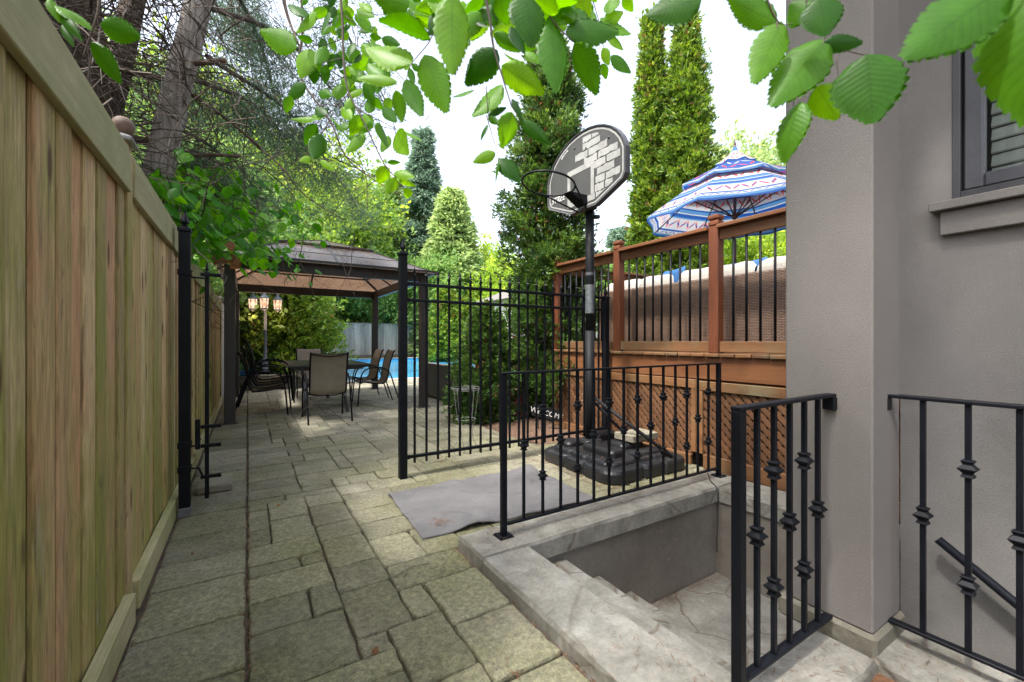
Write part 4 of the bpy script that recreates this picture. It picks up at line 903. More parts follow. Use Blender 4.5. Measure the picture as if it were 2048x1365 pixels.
# mat
def rug():
    mb = MB(); nx_, ny_ = 110, 76; c = [Vector((.884, 3.18)), Vector((2.17, 3.19)), Vector((2.13, 2.30)), Vector((.857, 2.36))]; rng = np.random.RandomState(2); vs = []
    from mathutils import noise
    for j in range(ny_+1):
        for i in range(nx_+1):
            a, b = i/nx_, j/ny_; p = (c[0]*(1-a)+c[1]*a)*(1-b)+(c[3]*(1-a)+c[2]*a)*b
            p = p+Vector((noise.noise(Vector((a*4, b*4, 1)))*.008, noise.noise(Vector((a*5, b*3, 7)))*.008))
            z = .014+.030*max(0, noise.noise(Vector((p.x*4, p.y*6, 3))))+.012*max(0, noise.noise(Vector((p.x*11+4, p.y*9, 9)))-.1)
            z += .007*max(0, 1-7*abs(noise.noise(Vector((p.x*3.2+p.y*2, p.y*4.5, 5)))))*max(0, noise.noise(Vector((p.x*2, p.y*2, 8)))+.25)*2
            if b > .9 and .15 < a < .6: z += .025*(b-.9)/.1*max(0, math.sin((a-.15)*14))
            vs.append((p.x, p.y, z))
    n = len(vs); W = nx_+1; fs = [(j*W+i, (j+1)*W+i, (j+1)*W+i+1, j*W+i+1) for j in range(ny_) for i in range(nx_)]
    vs += [(x, y, z-.009) for x, y, z in vs]
    edge = [i for i in range(W)]+[j*W+nx_ for j in range(1, ny_+1)]+[ny_*W+i for i in range(nx_-1, -1, -1)]+[j*W for j in range(ny_-1, 0, -1)]
    fs += [(edge[k], edge[(k+1) % len(edge)], edge[(k+1) % len(edge)]+n, edge[k]+n) for k in range(len(edge))]
    mb.add(vs, fs, .5, True); return mb.build('outdoor_mat', M['mat'])
props(rug(), 'rumpled grey outdoor mat lying on the paving beside the stairwell', 'mat')
# ---------------------------------------------------------------- gazebo
gz = thing('gazebo', 'dark brown metal gazebo with hipped smoky translucent roof over the dining table', 'gazebo', (1.2, 8.9, 0))
gx0, gx1, gy0, gy1 = -.21, 2.60, 7.12, 10.45; eb, et = 2.17, 2.33
for (x, y) in ((gx0, gy0), (gx1, gy0), (gx0, gy1), (gx1, gy1)):
    e = MB(); e.box(x-.065, x+.065, y-.065, y+.065, 0, et, .006); p = e.build('post', M['gaz'], gz)
    e = MB(); e.box(x-.10, x+.10, y-.10, y+.10, .003, .013, .003); e.build('foot_plate', M['gaz'], p)
for (a, b, c, d) in ((gx0+.066, gx1-.066, gy0-.04, gy0+.04), (gx0+.066, gx1-.066, gy1-.04, gy1+.04), (gx0-.04, gx0+.04, gy0+.066, gy1-.066), (gx1-.04, gx1+.04, gy0+.066, gy1-.066)):
    e = MB(); e.box(a, b, c, d, eb, et, .004); e.build('eave_beam', M['gaz'], gz)
ov = .20; cx, cy = (gx0+gx1)/2, (gy0+gy1)/2; rl = .5      # short ridge along Y
A_ = [Vector((gx0-ov, gy0-ov, et-.02)), Vector((gx1+ov, gy0-ov, et-.02)), Vector((gx1+ov, gy1+ov, et-.02)), Vector((gx0-ov, gy1+ov, et-.02))]
def roof_tier(z_in, f0, f1, zA, zB, name):
    """four sloped sheets between footprint fraction f0 (outer) and f1 (inner)"""
    C = Vector((cx, cy, 0)); o_ = []; i_ = []
    for a in A_:
        d = Vector((a.x, a.y, 0))-C; o_.append(C+d*f0+Vector((0, 0, zA))); i_.append(C+Vector((d.x*f1, d.y*max(f1, .10) if f1 < .2 else d.y*f1, zB)))
    e = MB()
    for k in range(4):
        q = (k+1) % 4; n = (o_[q]-o_[k]).cross(i_[k]-o_[k]).normalized()*.006
        e.add([o_[k], o_[q], i_[q], i_[k], o_[k]-n, o_[q]-n, i_[q]-n, i_[k]-n], [(0, 1, 2, 3), (7, 6, 5, 4), (0, 4, 5, 1), (3, 2, 6, 7)], .1*k)
    e.build('roof_sheet', M['poly'], gz)
    e = MB()
    for k in range(4):
        q = (k+1) % 4; e.bar(o_[k]-Vector((0, 0, .015)), i_[k]-Vector((0, 0, .015)), .045, .045)
        for f in ((.5,) if k % 2 == 0 else (.33, .66)): e.bar(o_[k].lerp(o_[q], f)-Vector((0, 0, .012)), i_[k].lerp(i_[q], f)-Vector((0, 0, .012)), .035, .035)
        w5 = .05 if f0 > .6 else .022; e.bar(o_[k].lerp(i_[k], .04), o_[q].lerp(i_[q], .04), w5, w5); m0, m1 = o_[k].lerp(i_[k], .52), o_[q].lerp(i_[q], .52)
        if f0 > .6: e.bar(m0-Vector((0, 0, .014)), m1-Vector((0, 0, .014)), .03, .03)
        e.bar(i_[k]-Vector((0, 0, .014)), i_[q]-Vector((0, 0, .014)), .03, .03)
    e.build('roof_rib', M['gaz'], gz)
roof_tier(0, 1.0, .42, et-.02, 2.80, 'low'); roof_tier(0, .47, .02, 2.79, 3.02, 'top')
# blue tarp seen through the far right panel of the roof
# ---------------------------------------------------------------- dining set
dt = thing('dining_table', 'dark slatted metal patio dining table under the gazebo', 'table', (1.12, 8.2, 0))
tx0, tx1, ty0, ty1, tz = .50, 1.78, 7.35, 9.35, .77
e = MB(); y = ty0+.05
while y < ty1-.06: e.box(tx0+.05, tx1-.05, y, y+.052, tz-.012, tz-.002, .002, r=random.random()); y += .066
e.box(tx0, tx0+.048, ty0, ty1, tz-.03, tz, .006); e.box(tx1-.048, tx1, ty0, ty1, tz-.03, tz, .006); e.box(tx0+.049, tx1-.049, ty0, ty0+.048, tz-.03, tz, .006); e.box(tx0+.049, tx1-.049, ty1-.048, ty1, tz-.03, tz, .006)
e.build('tabletop', M['tablem'], dt)
e = MB()
for q in ((tx0+.12, tx0+.14, ty0+.1, ty1-.1), (tx1-.14, tx1-.12, ty0+.1, ty1-.1), (tx0+.14, tx1-.14, ty0+.1, ty0+.12), (tx0+.14, tx1-.14, ty1-.12, ty1-.1)): e.box(*q, tz-.09, tz-.031)
e.build('apron', M['tablem'], dt)
for (x, y, sx_) in ((.76, 7.28, -1), (1.36, 7.28, 1), (.76, 9.22, -1), (1.36, 9.22, 1)):
    y2 = y+(.18 if y < 8 else -.02)
    pts = [(x+sx_*.02, y, .0), (x-sx_*.015, y+.02, .25), (x+sx_*.0, y2, .5), (x+sx_*.04, y2, tz-.035)]
    e = MB(); 
    for a, b in zip(pts[:-1], pts[1:]): e.bar(a, b, .045, .045, c=.004)
    e.build('leg', M['tablem'], dt)
def smooth_path(pts, n=5):
    out = []; P_ = [Vector(p) for p in pts]; P_ = [2*P_[0]-P_[1]]+P_+[2*P_[-1]-P_[-2]]
    for i in range(1, len(P_)-2):
        for k in range(n):
            t_ = k/n; a, b, c, d = P_[i-1:i+3]
            out.append(.5*((2*b)+(-a+c)*t_+(2*a-5*b+4*c-d)*t_*t_+(-a+3*b-3*c+d)*t_**3))
    out.append(P_[-2]); return out
def make_chair(label, group=None, fab='sling'):
    t = thing('patio_chair', label, 'chair', (0, 0, 0), group)
    prof = smooth_path([(-.34, 0, .985), (-.30, 0, .93), (-.235, 0, .72), (-.20, 0, .50), (-.165, 0, .415), (-.09, 0, .385), (.10, 0, .40), (.24, 0, .425), (.29, 0, .405)], 4)
    mb = MB(); vs = []; W_ = .235; ns = len(prof)
    for p in prof:
        for k in range(7): s_ = -1+2*k/6; sag = .014*(1-s_*s_); vs.append((p.x-sag*.4, s_*W_, p.z-sag))
    fs = [(i*7+k, i*7+k+1, (i+1)*7+k+1, (i+1)*7+k) for i in range(ns-1) for k in range(6)]; n = len(vs); vs += [(x-.002, y, z-.003) for x, y, z in vs]; fs += [tuple(q+n for q in reversed(f)) for f in fs]
    mb.add(vs, fs, .5, True); mb.build('sling', M[fab], t)
    for s_ in (-1, 1):
        e = MB(); e.tube([(p.x, s_*.245, p.z) for p in prof], .013, 7); e.build('side_rail', M['iron'], t)
        e = MB(); y = s_*.285
        e.tube(smooth_path([(-.42, y, .0), (-.30, y, .36), (-.22, y, .58), (-.08, y, .67), (.12, y, .665), (.24, y, .60), (.29, y, .42), (.33, y, .0)], 4), .012, 7)
        e.tube([(-.205, s_*.245, .52), (-.235, y, .54)], .01, 6); e.tube([(.26, s_*.245, .41), (.29, y, .41)], .01, 6); e.build('arm_leg', M['iron'], t)
    e = MB(); e.tube(smooth_path([(-.33, -.245, .97), (-.35, -.12, .945), (-.355, 0, .935), (-.35, .12, .945), (-.33, .245, .97)], 3), .010, 6)
    e.tube([(-.15, -.245, .39), (-.14, -.1, .36), (-.14, .1, .36), (-.15, .245, .39)], .010, 6); e.tube([(.25, -.245, .40), (.25, .245, .40)], .010, 6); e.build('cross_bar', M['iron'], t)
    return t
ch0 = make_chair('sling chair with its back to the viewer')
G3 = 'sling patio chairs stacked left of the dining table'; GR = 'sling patio chairs along the right side of the dining table'
def chair_at(x, y, rz, label, group=None, z=0, tilt=0, fab=None, src=[None]):
    o = ch0 if src[0] is None else copy_tree(ch0); src[0] = 1
    o.location = (x, y, z); o.rotation_euler = (0, tilt, rz); o['label'] = label
    if group: o['group'] = group
    elif 'group' in o: del o['group']
    return o
chair_at(.99, 6.82, R(90), 'taupe sling chair with its back to the viewer at the near end of the table')
chair_at(1.98, 8.05, R(178), 'nearer of the two taupe sling chairs on the pool side of the dining table', GR)
chair_at(2.00, 8.95, R(184), 'farther of the two taupe sling chairs on the pool side of the dining table', GR)
chair_at(.22, 7.78, R(-3), 'bottom chair of the three stacked sling chairs left of the dining table', G3)
chair_at(.27, 7.82, R(-4), 'middle chair of the three stacked sling chairs left of the dining table', G3, z=.085)
chair_at(.31, 7.86, R(-2), 'top chair of the three stacked sling chairs left of the dining table', G3, z=.17)
fc = make_chair('pale backed sling chair at the far end of the dining table, facing the viewer', None, 'slinglight'); fc.location = (1.13, 9.85, 0); fc.rotation_euler = (0, 0, R(-90))
# stone ledge, lamp post, blue planter
lg = MB(); rng = random.Random(8)
for row in range(2):
    x = -.38
    while x < 1.9:
        w_ = min(rng.uniform(.22, .38), 1.9-x); lg.box(x+.004, x+w_-.004, 11.55+rng.uniform(-.01, .01), 11.85, .002+row*.145, .14+row*.145, .012, r=rng.random()); x += w_
x = -.38
while x < 1.9: lg.box(x+.003, x+.397, 11.50, 11.88, .293, .345, .01, r=rng.random()); x += .4
props(lg.build('stone_ledge', M['ledge']), 'low stone ledge of the planting bed behind the stacked chairs', 'ledge')
bed = MB(); bed.box(-.38, 1.9, 11.86, 16, .0, .29); props(bed.build('planting_bed', M['soil']), kind='structure')
lp = thing('lamp_post', 'blue-grey garden lamp post with three lit lanterns behind the dining set', 'lamp post', (.37, 12.1, .29))
lx, ly = .37, 12.1
e = MB(); e.lathe([(.10, 0), (.10, .03), (.07, .05), (.06, .30), (.045, .34), (.038, .36), (.036, 1.0), (.045, 1.01), (.045, 1.04), (.032, 1.05), (.028, 1.75), (.045, 1.78), (.03, 1.82), (.012, 1.95), (.02, 1.98), (.003, 2.05)], (lx, ly, .29+.1), 16); e.build('post', M['lampm'], lp)
LZ = .14
for (dx, dy) in ((-.26, .06), (.27, .08), (-.03, -.27)):
    L_ = Vector((dx, dy, 0)); e = MB()
    path = [Vector((lx, ly, LZ+2.02)), Vector((lx, ly, LZ+2.12))+L_*.3, Vector((lx, ly, LZ+2.30))+L_*.62, Vector((lx, ly, LZ+2.34))+L_*.85, Vector((lx, ly, LZ+2.26))+L_*1.02, Vector((lx, ly, LZ+2.17))+L_]
    e.tube(smooth_path(path, 4), .011, 7); e.tube(smooth_path([Vector((lx, ly, LZ+2.20))+L_*.55, Vector((lx, ly, LZ+2.26))+L_*.70, Vector((lx, ly, LZ+2.24))+L_*.82, Vector((lx, ly, LZ+2.19))+L_*.72], 4), .007, 6); e.build('arm', M['lampm'], lp)
    c_ = (lx+dx, ly+dy, LZ); e = MB()
    e.lathe([(.012, 2.20), (.03, 2.17), (.035, 2.14), (.05, 2.11), (.105, 2.055), (.115, 2.045), (.115, 2.03), (.09, 2.03)], c_, 16); ln = e.build('lantern', M['lampm'], lp)
    e = MB(); e.lathe([(.095, 2.029), (.078, 1.80)], c_, 12); e.build('lit_glass', M['lampglass'], ln)
    e = MB()
    for k in range(6):
        a, b = 2*PI*k/6, 2*PI*(k+1)/6; f = lambda a_, q, z: (c_[0]+q*math.cos(a_), c_[1]+q*math.sin(a_), z+LZ)
        e.tube([f(a, .099, 2.03), f(b, .082, 1.80)], .0045, 5); e.tube([f(b, .099, 2.03), f(a, .082, 1.80)], .0045, 5); e.tube([f(a, .099, 2.03), f(a, .082, 1.80)], .0045, 5)
    e.lathe([(.084, 1.80), (.088, 1.795), (.08, 1.775), (.03, 1.755), (.012, 1.73)], c_, 12); e.build('cage', M['lampm'], ln)
    pl = bpy.data.lights.new('lantern_light', 'POINT'); pl.energy = 1.5; pl.color = (1, .62, .35); pl.shadow_soft_size = .12; po = bpy.data.objects.new('lantern_light', pl); col.objects.link(po); po.parent = ln; po.location = Vector((c_[0], c_[1], 1.62+LZ))-OFF[lp.name]
pt = MB(); pt.lathe([(.16, 0), (.24, .10), (.25, .14), (.22, .14), (.20, .09)], (-.12, 11.68, .347), 18)
bw = pt.build('planter_bowl', M['blue']); props(bw, 'shallow blue bowl planter on the stone ledge by the side fence', 'planter')
OFF[bw.name] = Vector(bw.location); n = 260; a = RS.rand(n)*2*PI; q = RS.rand(n)**.5*.2
Q, rr = spray(np.stack([-.12+q*np.cos(a), 11.68+q*np.sin(a), np.full(n, .45)], 1), np.stack([np.cos(a)*.4, np.sin(a)*.4, np.ones(n)], 1), 5, .10, .014, .4)
leaf_pot = leafmat('potted_plant_leaf', [(0, (.03, .08, .04)), (1, (.12, .25, .10))]); quads('leaves', Q, rr, leaf_pot, bw)
# pool hand rails
pr_ = thing('pool_ladder', 'pair of bright curved steel pool ladder rails at the near pool edge', 'pool ladder', (3.0, 14.5, 0))
for y_ in (15.0, 15.75):
    e = MB(); x_ = 2.15
    e.tube(smooth_path([(x_-.05, y_, .0), (x_-.02, y_, .45), (x_+.12, y_, .72), (x_+.36, y_, .70), (x_+.55, y_, .42), (x_+.60, y_, -.2)], 5), .028, 8); e.build('hand_rail', M['white'], pr_)

# ---------------------------------------------------------------- wicker sofa by the pool, pot, wire cage, sign, white block
ps = thing('wicker_sectional', 'dark wicker outdoor sectional seen from behind, pale edged, beside the pool', 'sofa', (3.9, 7.4, 0))
e = MB(); e.box(3.15, 3.27, 6.15, 8.75, .03, .68, .008); e.box(3.275, 4.9, 6.15, 6.27, .03, .68, .008); e.box(3.275, 4.1, 8.63, 8.75, .03, .60, .008); e.build('back_panel', M['wickerdark'], ps)
e = MB(); e.box(3.145, 3.275, 6.145, 8.755, .682, .70, .004); e.box(3.28, 4.9, 6.145, 6.275, .682, .70, .004); e.build('top_edge', M['coping'], ps)
e = MB(); e.box(3.28, 4.05, 6.28, 8.62, .03, .32, .01); e.box(4.055, 4.9, 6.28, 7.1, .03, .32, .01); e.build('seat_base', M['wickerdark'], ps)
for (q) in ((3.29, 4.04, 6.30, 7.05), (3.29, 4.04, 7.07, 7.83), (3.29, 4.04, 7.85, 8.61), (4.06, 4.88, 6.30, 7.08)):
    e = MB(); rslab(e, *q, .325, .45, .06, .03); e.build('seat_cushion', surf('charcoal_cushion', [(.06, .06, .065), (.09, .09, .095)], scale=5, bump=.3, bscale=80, rndamt=.1), ps)
def pillow(name, label, c, n_, w, h, th, mat, rz, tilt=0):
    mb = MB(); N_ = 12; vs = []
    for s_ in (1, -1):
        for j in range(N_+1):
            for i in range(N_+1):
                a, b = -1+2*i/N_, -1+2*j/N_; k = (1-a**4)*(1-b**4); pin = 1-.09*(1-abs(b))*0-.06*(1-a*a)*abs(b)**3; pin2 = 1-.06*(1-b*b)*abs(a)**3
                vs.append(Vector((a*w/2*pin2, s_*th/2*k**.5, b*h/2*pin)))
    W = N_+1; fs = [(j*W+i, j*W+i+1, (j+1)*W+i+1, (j+1)*W+i) for j in range(N_) for i in range(N_)]; m = W*W; fs += [tuple(q+m for q in reversed(f)) for f in fs]
    Mx = Matrix.Translation(c) @ Matrix.Rotation(rz, 4, 'Z') @ Matrix.Rotation(tilt, 4, 'X'); mb.add([Mx @ v for v in vs], fs, .5, True)
    return props(mb.build(name, mat), label, 'pillow')
pillow('throw_pillow', 'red throw pillow lying against the back of the dark wicker sectional', (3.42, 6.55, .66), 0, .42, .42, .16, M['red'], R(80), R(12))
fp_ = thing('flower_pot', 'white pot of red and white flowers standing behind the cedar', 'flower pot', (5.1, 7.6, 0))
e = MB(); e.lathe([(.17, 0), (.25, .5), (.27, .52), (.27, .56), (.22, .56)], (5.1, 7.6, 0), 18); e.build('pot', M['white'], fp_)
n = 700; v_ = nrm(RS.randn(n, 3)); v_[:, 2] = np.abs(v_[:, 2]); Q, rr = spray(np.array([5.1, 7.6, .6])+v_*np.array([.42, .42, .36]), v_, 5, .06, .02, .7)
quads('leaves', Q, rr, leaf_pot, fp_)
n = 240; v_ = nrm(RS.randn(n, 3)); v_[:, 2] = np.abs(v_[:, 2]); Q, rr = spray(np.array([5.1, 7.6, .62])+v_*np.array([.46, .46, .40]), v_, 6, .045, .018, .9)
quads('flowers', Q, rr, leafmat('petals', [(0, (.55, .04, .04)), (.5, (.65, .10, .10)), (.7, (.7, .6, .65)), (1, (.5, .45, .7))]), fp_)
wc = MB(); c_ = (1.93, 4.02, 0)
for (q, z) in ((.155, .665), (.14, .645), (.10, .34)): wc.tube([(c_[0]+q*math.cos(2*PI*k/28), c_[1]+q*math.sin(2*PI*k/28), z) for k in range(29)], .0035, 5, cap=False)
for k in range(4):
    a = R(30+90*k); wc.tube(smooth_path([(c_[0]+.155*math.cos(a), c_[1]+.155*math.sin(a), .665), (c_[0]+.12*math.cos(a), c_[1]+.12*math.sin(a), .40), (c_[0]+.08*math.cos(a), c_[1]+.08*math.sin(a), .18), (c_[0]+(.15 if k % 2 else .05)*math.cos(a+.4), c_[1]+(.15 if k % 2 else .05)*math.sin(a+.4), .0)], 4), .003, 5)
wc.tube(smooth_path([(1.66, 4.05, .48), (1.68, 4.02, .25), (1.74, 3.9, .05), (1.72, 3.8, 0)], 4), .003, 5)
props(wc.build('plant_cage', M['cap']), 'thin wire plant cage standing on the paving behind the iron fence', 'plant cage')
sg = thing('welcome_sign', 'small black sign reading WELCOME in white, leaning in the mulch', 'sign', (3.1, 4.55, .03))
sM = Matrix.Translation((3.22, 4.36, .24)) @ Matrix.Rotation(R(-20), 4, 'Z') @ Matrix.Rotation(R(16), 4, 'Y')
e = MB(); e.box(-.185, .185, -.008, .008, -.075, .075, .003, M=sM); e.build('sign_board', M['black'], sg)
ux = sM.to_3x3() @ Vector((1, 0, 0)); uy = sM.to_3x3() @ Vector((0, 0, 1)); text_mesh('lettering', 'WELCOME', .092, M['whitetext'], sg, sM @ Vector((0, -.0095, -.033)), ux, uy)
e = MB(); e.tube([sM @ Vector((-.1, 0, -.07)), (3.12, 4.40, .02)], .006, 6); e.tube([sM @ Vector((.1, 0, -.07)), (3.32, 4.33, .02)], .006, 6); e.build('stake', M['iron'], sg)
gb = thing('gift_bag', 'pink and white patterned bag standing behind the WELCOME sign', 'bag', (3.55, 5.1, 0))
e = MB(); e.prism([(-.20, 0), (.20, 0), (.22, .48), (.02, .50), (-.22, .47)], lambda u, v, t_: (3.45+u, 5.35+t_, .03+v), -.07, .07)
e.build('bag_body', surf('pink_print', [(.5, .04, .06), (.60, .10, .12), (.65, .5, .5)], scale=26, rough=.7, bump=0, rndamt=0), gb)
e = MB(); e.tube(smooth_path([(3.36, 5.27, .5), (3.38, 5.27, .62), (3.52, 5.27, .62), (3.54, 5.27, .5)], 4), .007, 6); e.build('handle', M['white'], gb)
sh = thing('white_block', 'white sided block built for an unidentified white shape beyond the tall cedar', 'shed', (8.6, 13.0, 0))
e = MB(); z = 0  # stand-in for a white shape of unknown kind; siding and door invented
while z < 2.35: e.box(6.6, 10.8, 10.6, 12.8, z, z+.148, .012, r=random.random()); z += .15
e.build('wall', M['white'], sh)
e = MB(); e.prism([(6.4, 2.4), (11.0, 2.4), (8.7, 3.3)], lambda u, v, t_: (u, t_, v), 10.4, 13.0); e.build('roof', M['trim'], sh)
e = MB(); e.box(7.4, 8.3, 10.55, 10.598, .05, 2.0, .01); d_ = e.build('door', M['coping'], sh); e = MB(); e.lathe([(.02, 0), (.03, .03), (.01, .05)], (8.2, 10.52, 1.0), 8); e.build('handle', M['chrome'], d_)

# ---------------------------------------------------------------- deck
DX, DZ = 3.5, 1.04; DY0, DY1 = .94, 4.60
dk = thing('raised_deck', 'raised red-brown wooden deck with black balusters and lattice skirt', 'deck', (5, 2.8, 0))
e = MB(); y = DY0
while y < DY1-.02: w_ = min(.138, DY1-y); e.box(DX-.03+random.uniform(-.004, .004), 8.5, y+.003, y+w_-.003, DZ-.032, DZ, .006, r=random.random()); y += .14
e.build('deck_boards', M['decktrim'], dk)
# note grain runs across: boards end at the viewer's side
e = MB(); e.box(DX, DX+.04, DY0, DY1, DZ-.235, DZ-.034, .004); e.box(DX+.001, 8.5, DY1-.04, DY1-.001, DZ-.235, DZ-.034, .004); e.build('fascia', M['decking'], dk)
e = MB(); e.box(DX+.035, DX+.06, DY0, DY1, DZ-.34, DZ-.245); e.build('inner_beam', M['decking'], dk)
e = MB(); e.box(DX-.018, DX+.02, DY0, 2.43, DZ-.335, DZ-.252, .004); e.box(DX-.012, DX+.022, 2.435, DY1+.0, DZ-.325, DZ-.243, .004); e.build('skirt_rail', M['decktrim'], dk)
e = MB(); e.box(DX-.014, DX+.022, DY0, 2.36, .002, .13, .004); e.box(DX-.010, DX+.022, 2.49, DY1, .002, .10, .004); e.build('skirt_base', M['decktrim'], dk)
for (a, b) in ((2.365, 2.43), (2.436, 2.485), (4.53, 4.60), (3.5, 3.56)):
    e = MB(); e.box(DX-.014+(.003 if a > 2.4 else 0), DX+.024, a, b, .101 if a > 2.44 else .131, DZ-.336 if a < 2.43 else DZ-.326, .003, r=random.random())
    e.build('skirt_post', M['decktrim'], dk)
def lattice(mb, y0, y1, z0, z1, x, sgn, sp=.078, w_=.036):
    H = z1-z0; Wd = y1-y0; c = -H
    while c < Wd+H:
        # centreline from (c,0) rising at 45 deg
        pts = []
        a0_, a1_ = (max(0, -c), min(H, Wd-c))
        if sgn < 0: pass
        if a1_ > a0_+.02:
            ya, za, yb, zb = c+a0_, a0_, c+a1_, a1_
            if sgn < 0: ya, yb = Wd-ya, Wd-yb
            mb.bar((x, y0+ya, z0+za), (x, y0+yb, z0+zb), w_, .007, up=(1, 0, 0), r=random.random())
        c += sp
for (a, b) in ((DY0, 2.37), (2.48, DY1-.06)):
    for (x_, s_) in ((DX+.008, 1), (DX+.017, -1)):
        e = MB(); c = 0
        H = DZ-.32-.09; W_ = b-a
        lattice(e, a, b, .09, DZ-.32, x_, s_); 
        # slats lie flat against the skirt
        e.build('lattice_panel', M['lattice'], dk)
e = MB(); e.box(DX+.5, DX+.52, DY0+.1, DY1-.1, -.02, DZ-.04); e.build('shade_backing', M['soil'], dk)  # dark sheet under the deck, painting the shade seen through the lattice
RT = 2.17
def dpost(x, y, capz=RT+.035, parent=dk):
    e = MB(); e.box(x-.046, x+.046, y-.046, y+.046, DZ+.002, RT-.0, .006, r=random.random()); p = e.build('post', M['deckpost'], parent)
    e = MB(); e.box(x-.05, x+.05, y-.05, y+.05, RT+.002, RT+.045, .008); e.box(x-.036, x+.036, y-.036, y+.036, RT+.04, RT+.058); e.box(x-.052, x+.052, y-.052, y+.052, RT+.056, RT+.095, .010); e.lathe([(.066, 0), (.01, .018)], (x, y, RT+.095), 4, smooth=False, rot=PI/4); e.build('post_cap', M['deckpost'], p)
px_ = DX+.045
ys = [(.94+.1), 2.27, 3.44, 4.55]
for y in ys: dpost(px_, y)
def dspan(a, b, nb, axis):
    lo, hi = a+.047, b-.047
    def bx_(name, x0, x1, z0, z1, mt, c=.004):
        e = MB()
        if axis == 'y': e.box(px_+x0, px_+x1, lo, hi, z0, z1, c)
        else: e.box(lo, hi, 4.55+x0, 4.55+x1, z0, z1, c)
        return e.build(name, mt, dk)
    bx_('hand_rail', -.075, .06, RT-.035, RT-.002, M['decking']); bx_('rail', -.022, .022, RT-.13, RT-.037, M['decking']); bx_('bottom_rail', -.025, .025, DZ+.012, DZ+.105, M['decktrim'] if axis == 'y' else M['decking'])
    for k in range(nb):
        f = lo+(hi-lo)*(k+1)/(nb+1); e = MB()
        p_ = (px_-.002, f) if axis == 'y' else (f, 4.55); e.tube([(p_[0], p_[1], DZ+.106), (p_[0], p_[1], RT-.131)], .0105, 8); e.build('baluster', M['iron'], dk)
dspan(ys[0], ys[1], 9, 'y'); dspan(ys[1], ys[2], 9, 'y'); dspan(ys[2], ys[3], 8, 'y')
dpost(5.85, 4.55); dspan(px_, 5.85, 15, 'x')
# deck sofa
ds = thing('wicker_sofa', 'long brown wicker sofa with cream cushions along the deck railing', 'sofa', (4.3, 2.4, DZ))
SX = 3.86
for (a, b) in ((.96, 2.19), (2.20, 4.10)):
    e = MB(); e.box(SX, SX+.11, a, b, DZ+.04, 1.775, .02); e.build('back_panel', M['wicker'], ds)
e = MB(); e.box(SX+.112, SX+.9, .96, 4.10, DZ+.05, DZ+.32, .01); e.box(SX+.112, SX+.9, 4.0, 4.101, DZ+.321, DZ+.6, .01); e.build('seat_base', M['wicker'], ds)
def cushion_strip(a, b, i):
    mb = MB(); n = 22; m = 14; vs = []; from mathutils import noise
    for k in range(n+1):
        y = a+(b-a)*k/n; ed = min(1, min(k, n-k)/1.5)**.5
        for q in range(m):
            t_ = 2*PI*q/m; nz = noise.noise(Vector((y*5, math.cos(t_)*1.5, math.sin(t_)*1.5+i*3)))
            rx = (.095+.016*nz)*(.55+.45*ed); rz = (.20+.012*nz)*(.75+.25*ed)
            vs.append((SX+.155+rx*abs(math.cos(t_))**.7*(1 if math.cos(t_) > 0 else -1), y, 1.70+rz*abs(math.sin(t_))**.7*(1 if math.sin(t_) > 0 else -1)+.008*noise.noise(Vector((y*9, i, 0)))))
    fs = [(k*m+q, k*m+(q+1) % m, (k+1)*m+(q+1) % m, (k+1)*m+q) for k in range(n) for q in range(m)]+[tuple(range(m)), tuple(n*m+q for q in reversed(range(m)))]
    mb.add(vs, fs, .1*i, True); return mb.build('back_cushion', M['cushion'], ds)
for i, (a, b) in enumerate(((.97, 2.14), (2.16, 2.98), (3.0, 3.50), (3.52, 4.06))): cushion_strip(a, b, i)
for (a, b) in ((.97, 2.0), (2.01, 3.0), (3.01, 3.99)): e = MB(); rslab(e, SX+.2, SX+.92, a, b, DZ+.325, DZ+.46, .06, .03); e.build('seat_cushion', M['cushion'], ds)
pillow('throw_pillow', 'blue velvet throw pillow between the cream cushions, left of the middle deck post', (SX+.18, 3.10, 1.76), 0, .40, .40, .15, M['blue'], R(70), R(6))
pillow('throw_pillow', 'blue velvet throw pillow mostly hidden behind the middle deck post', (SX+.22, 2.30, 1.75), 0, .40, .36, .15, M['blue'], R(80), R(8))
e = MB()
for k in range(3): e.box(4.3+.0*k, 4.9, 4.22, 4.45, DZ+.02+.2*k, DZ+.17+.2*k, .02)
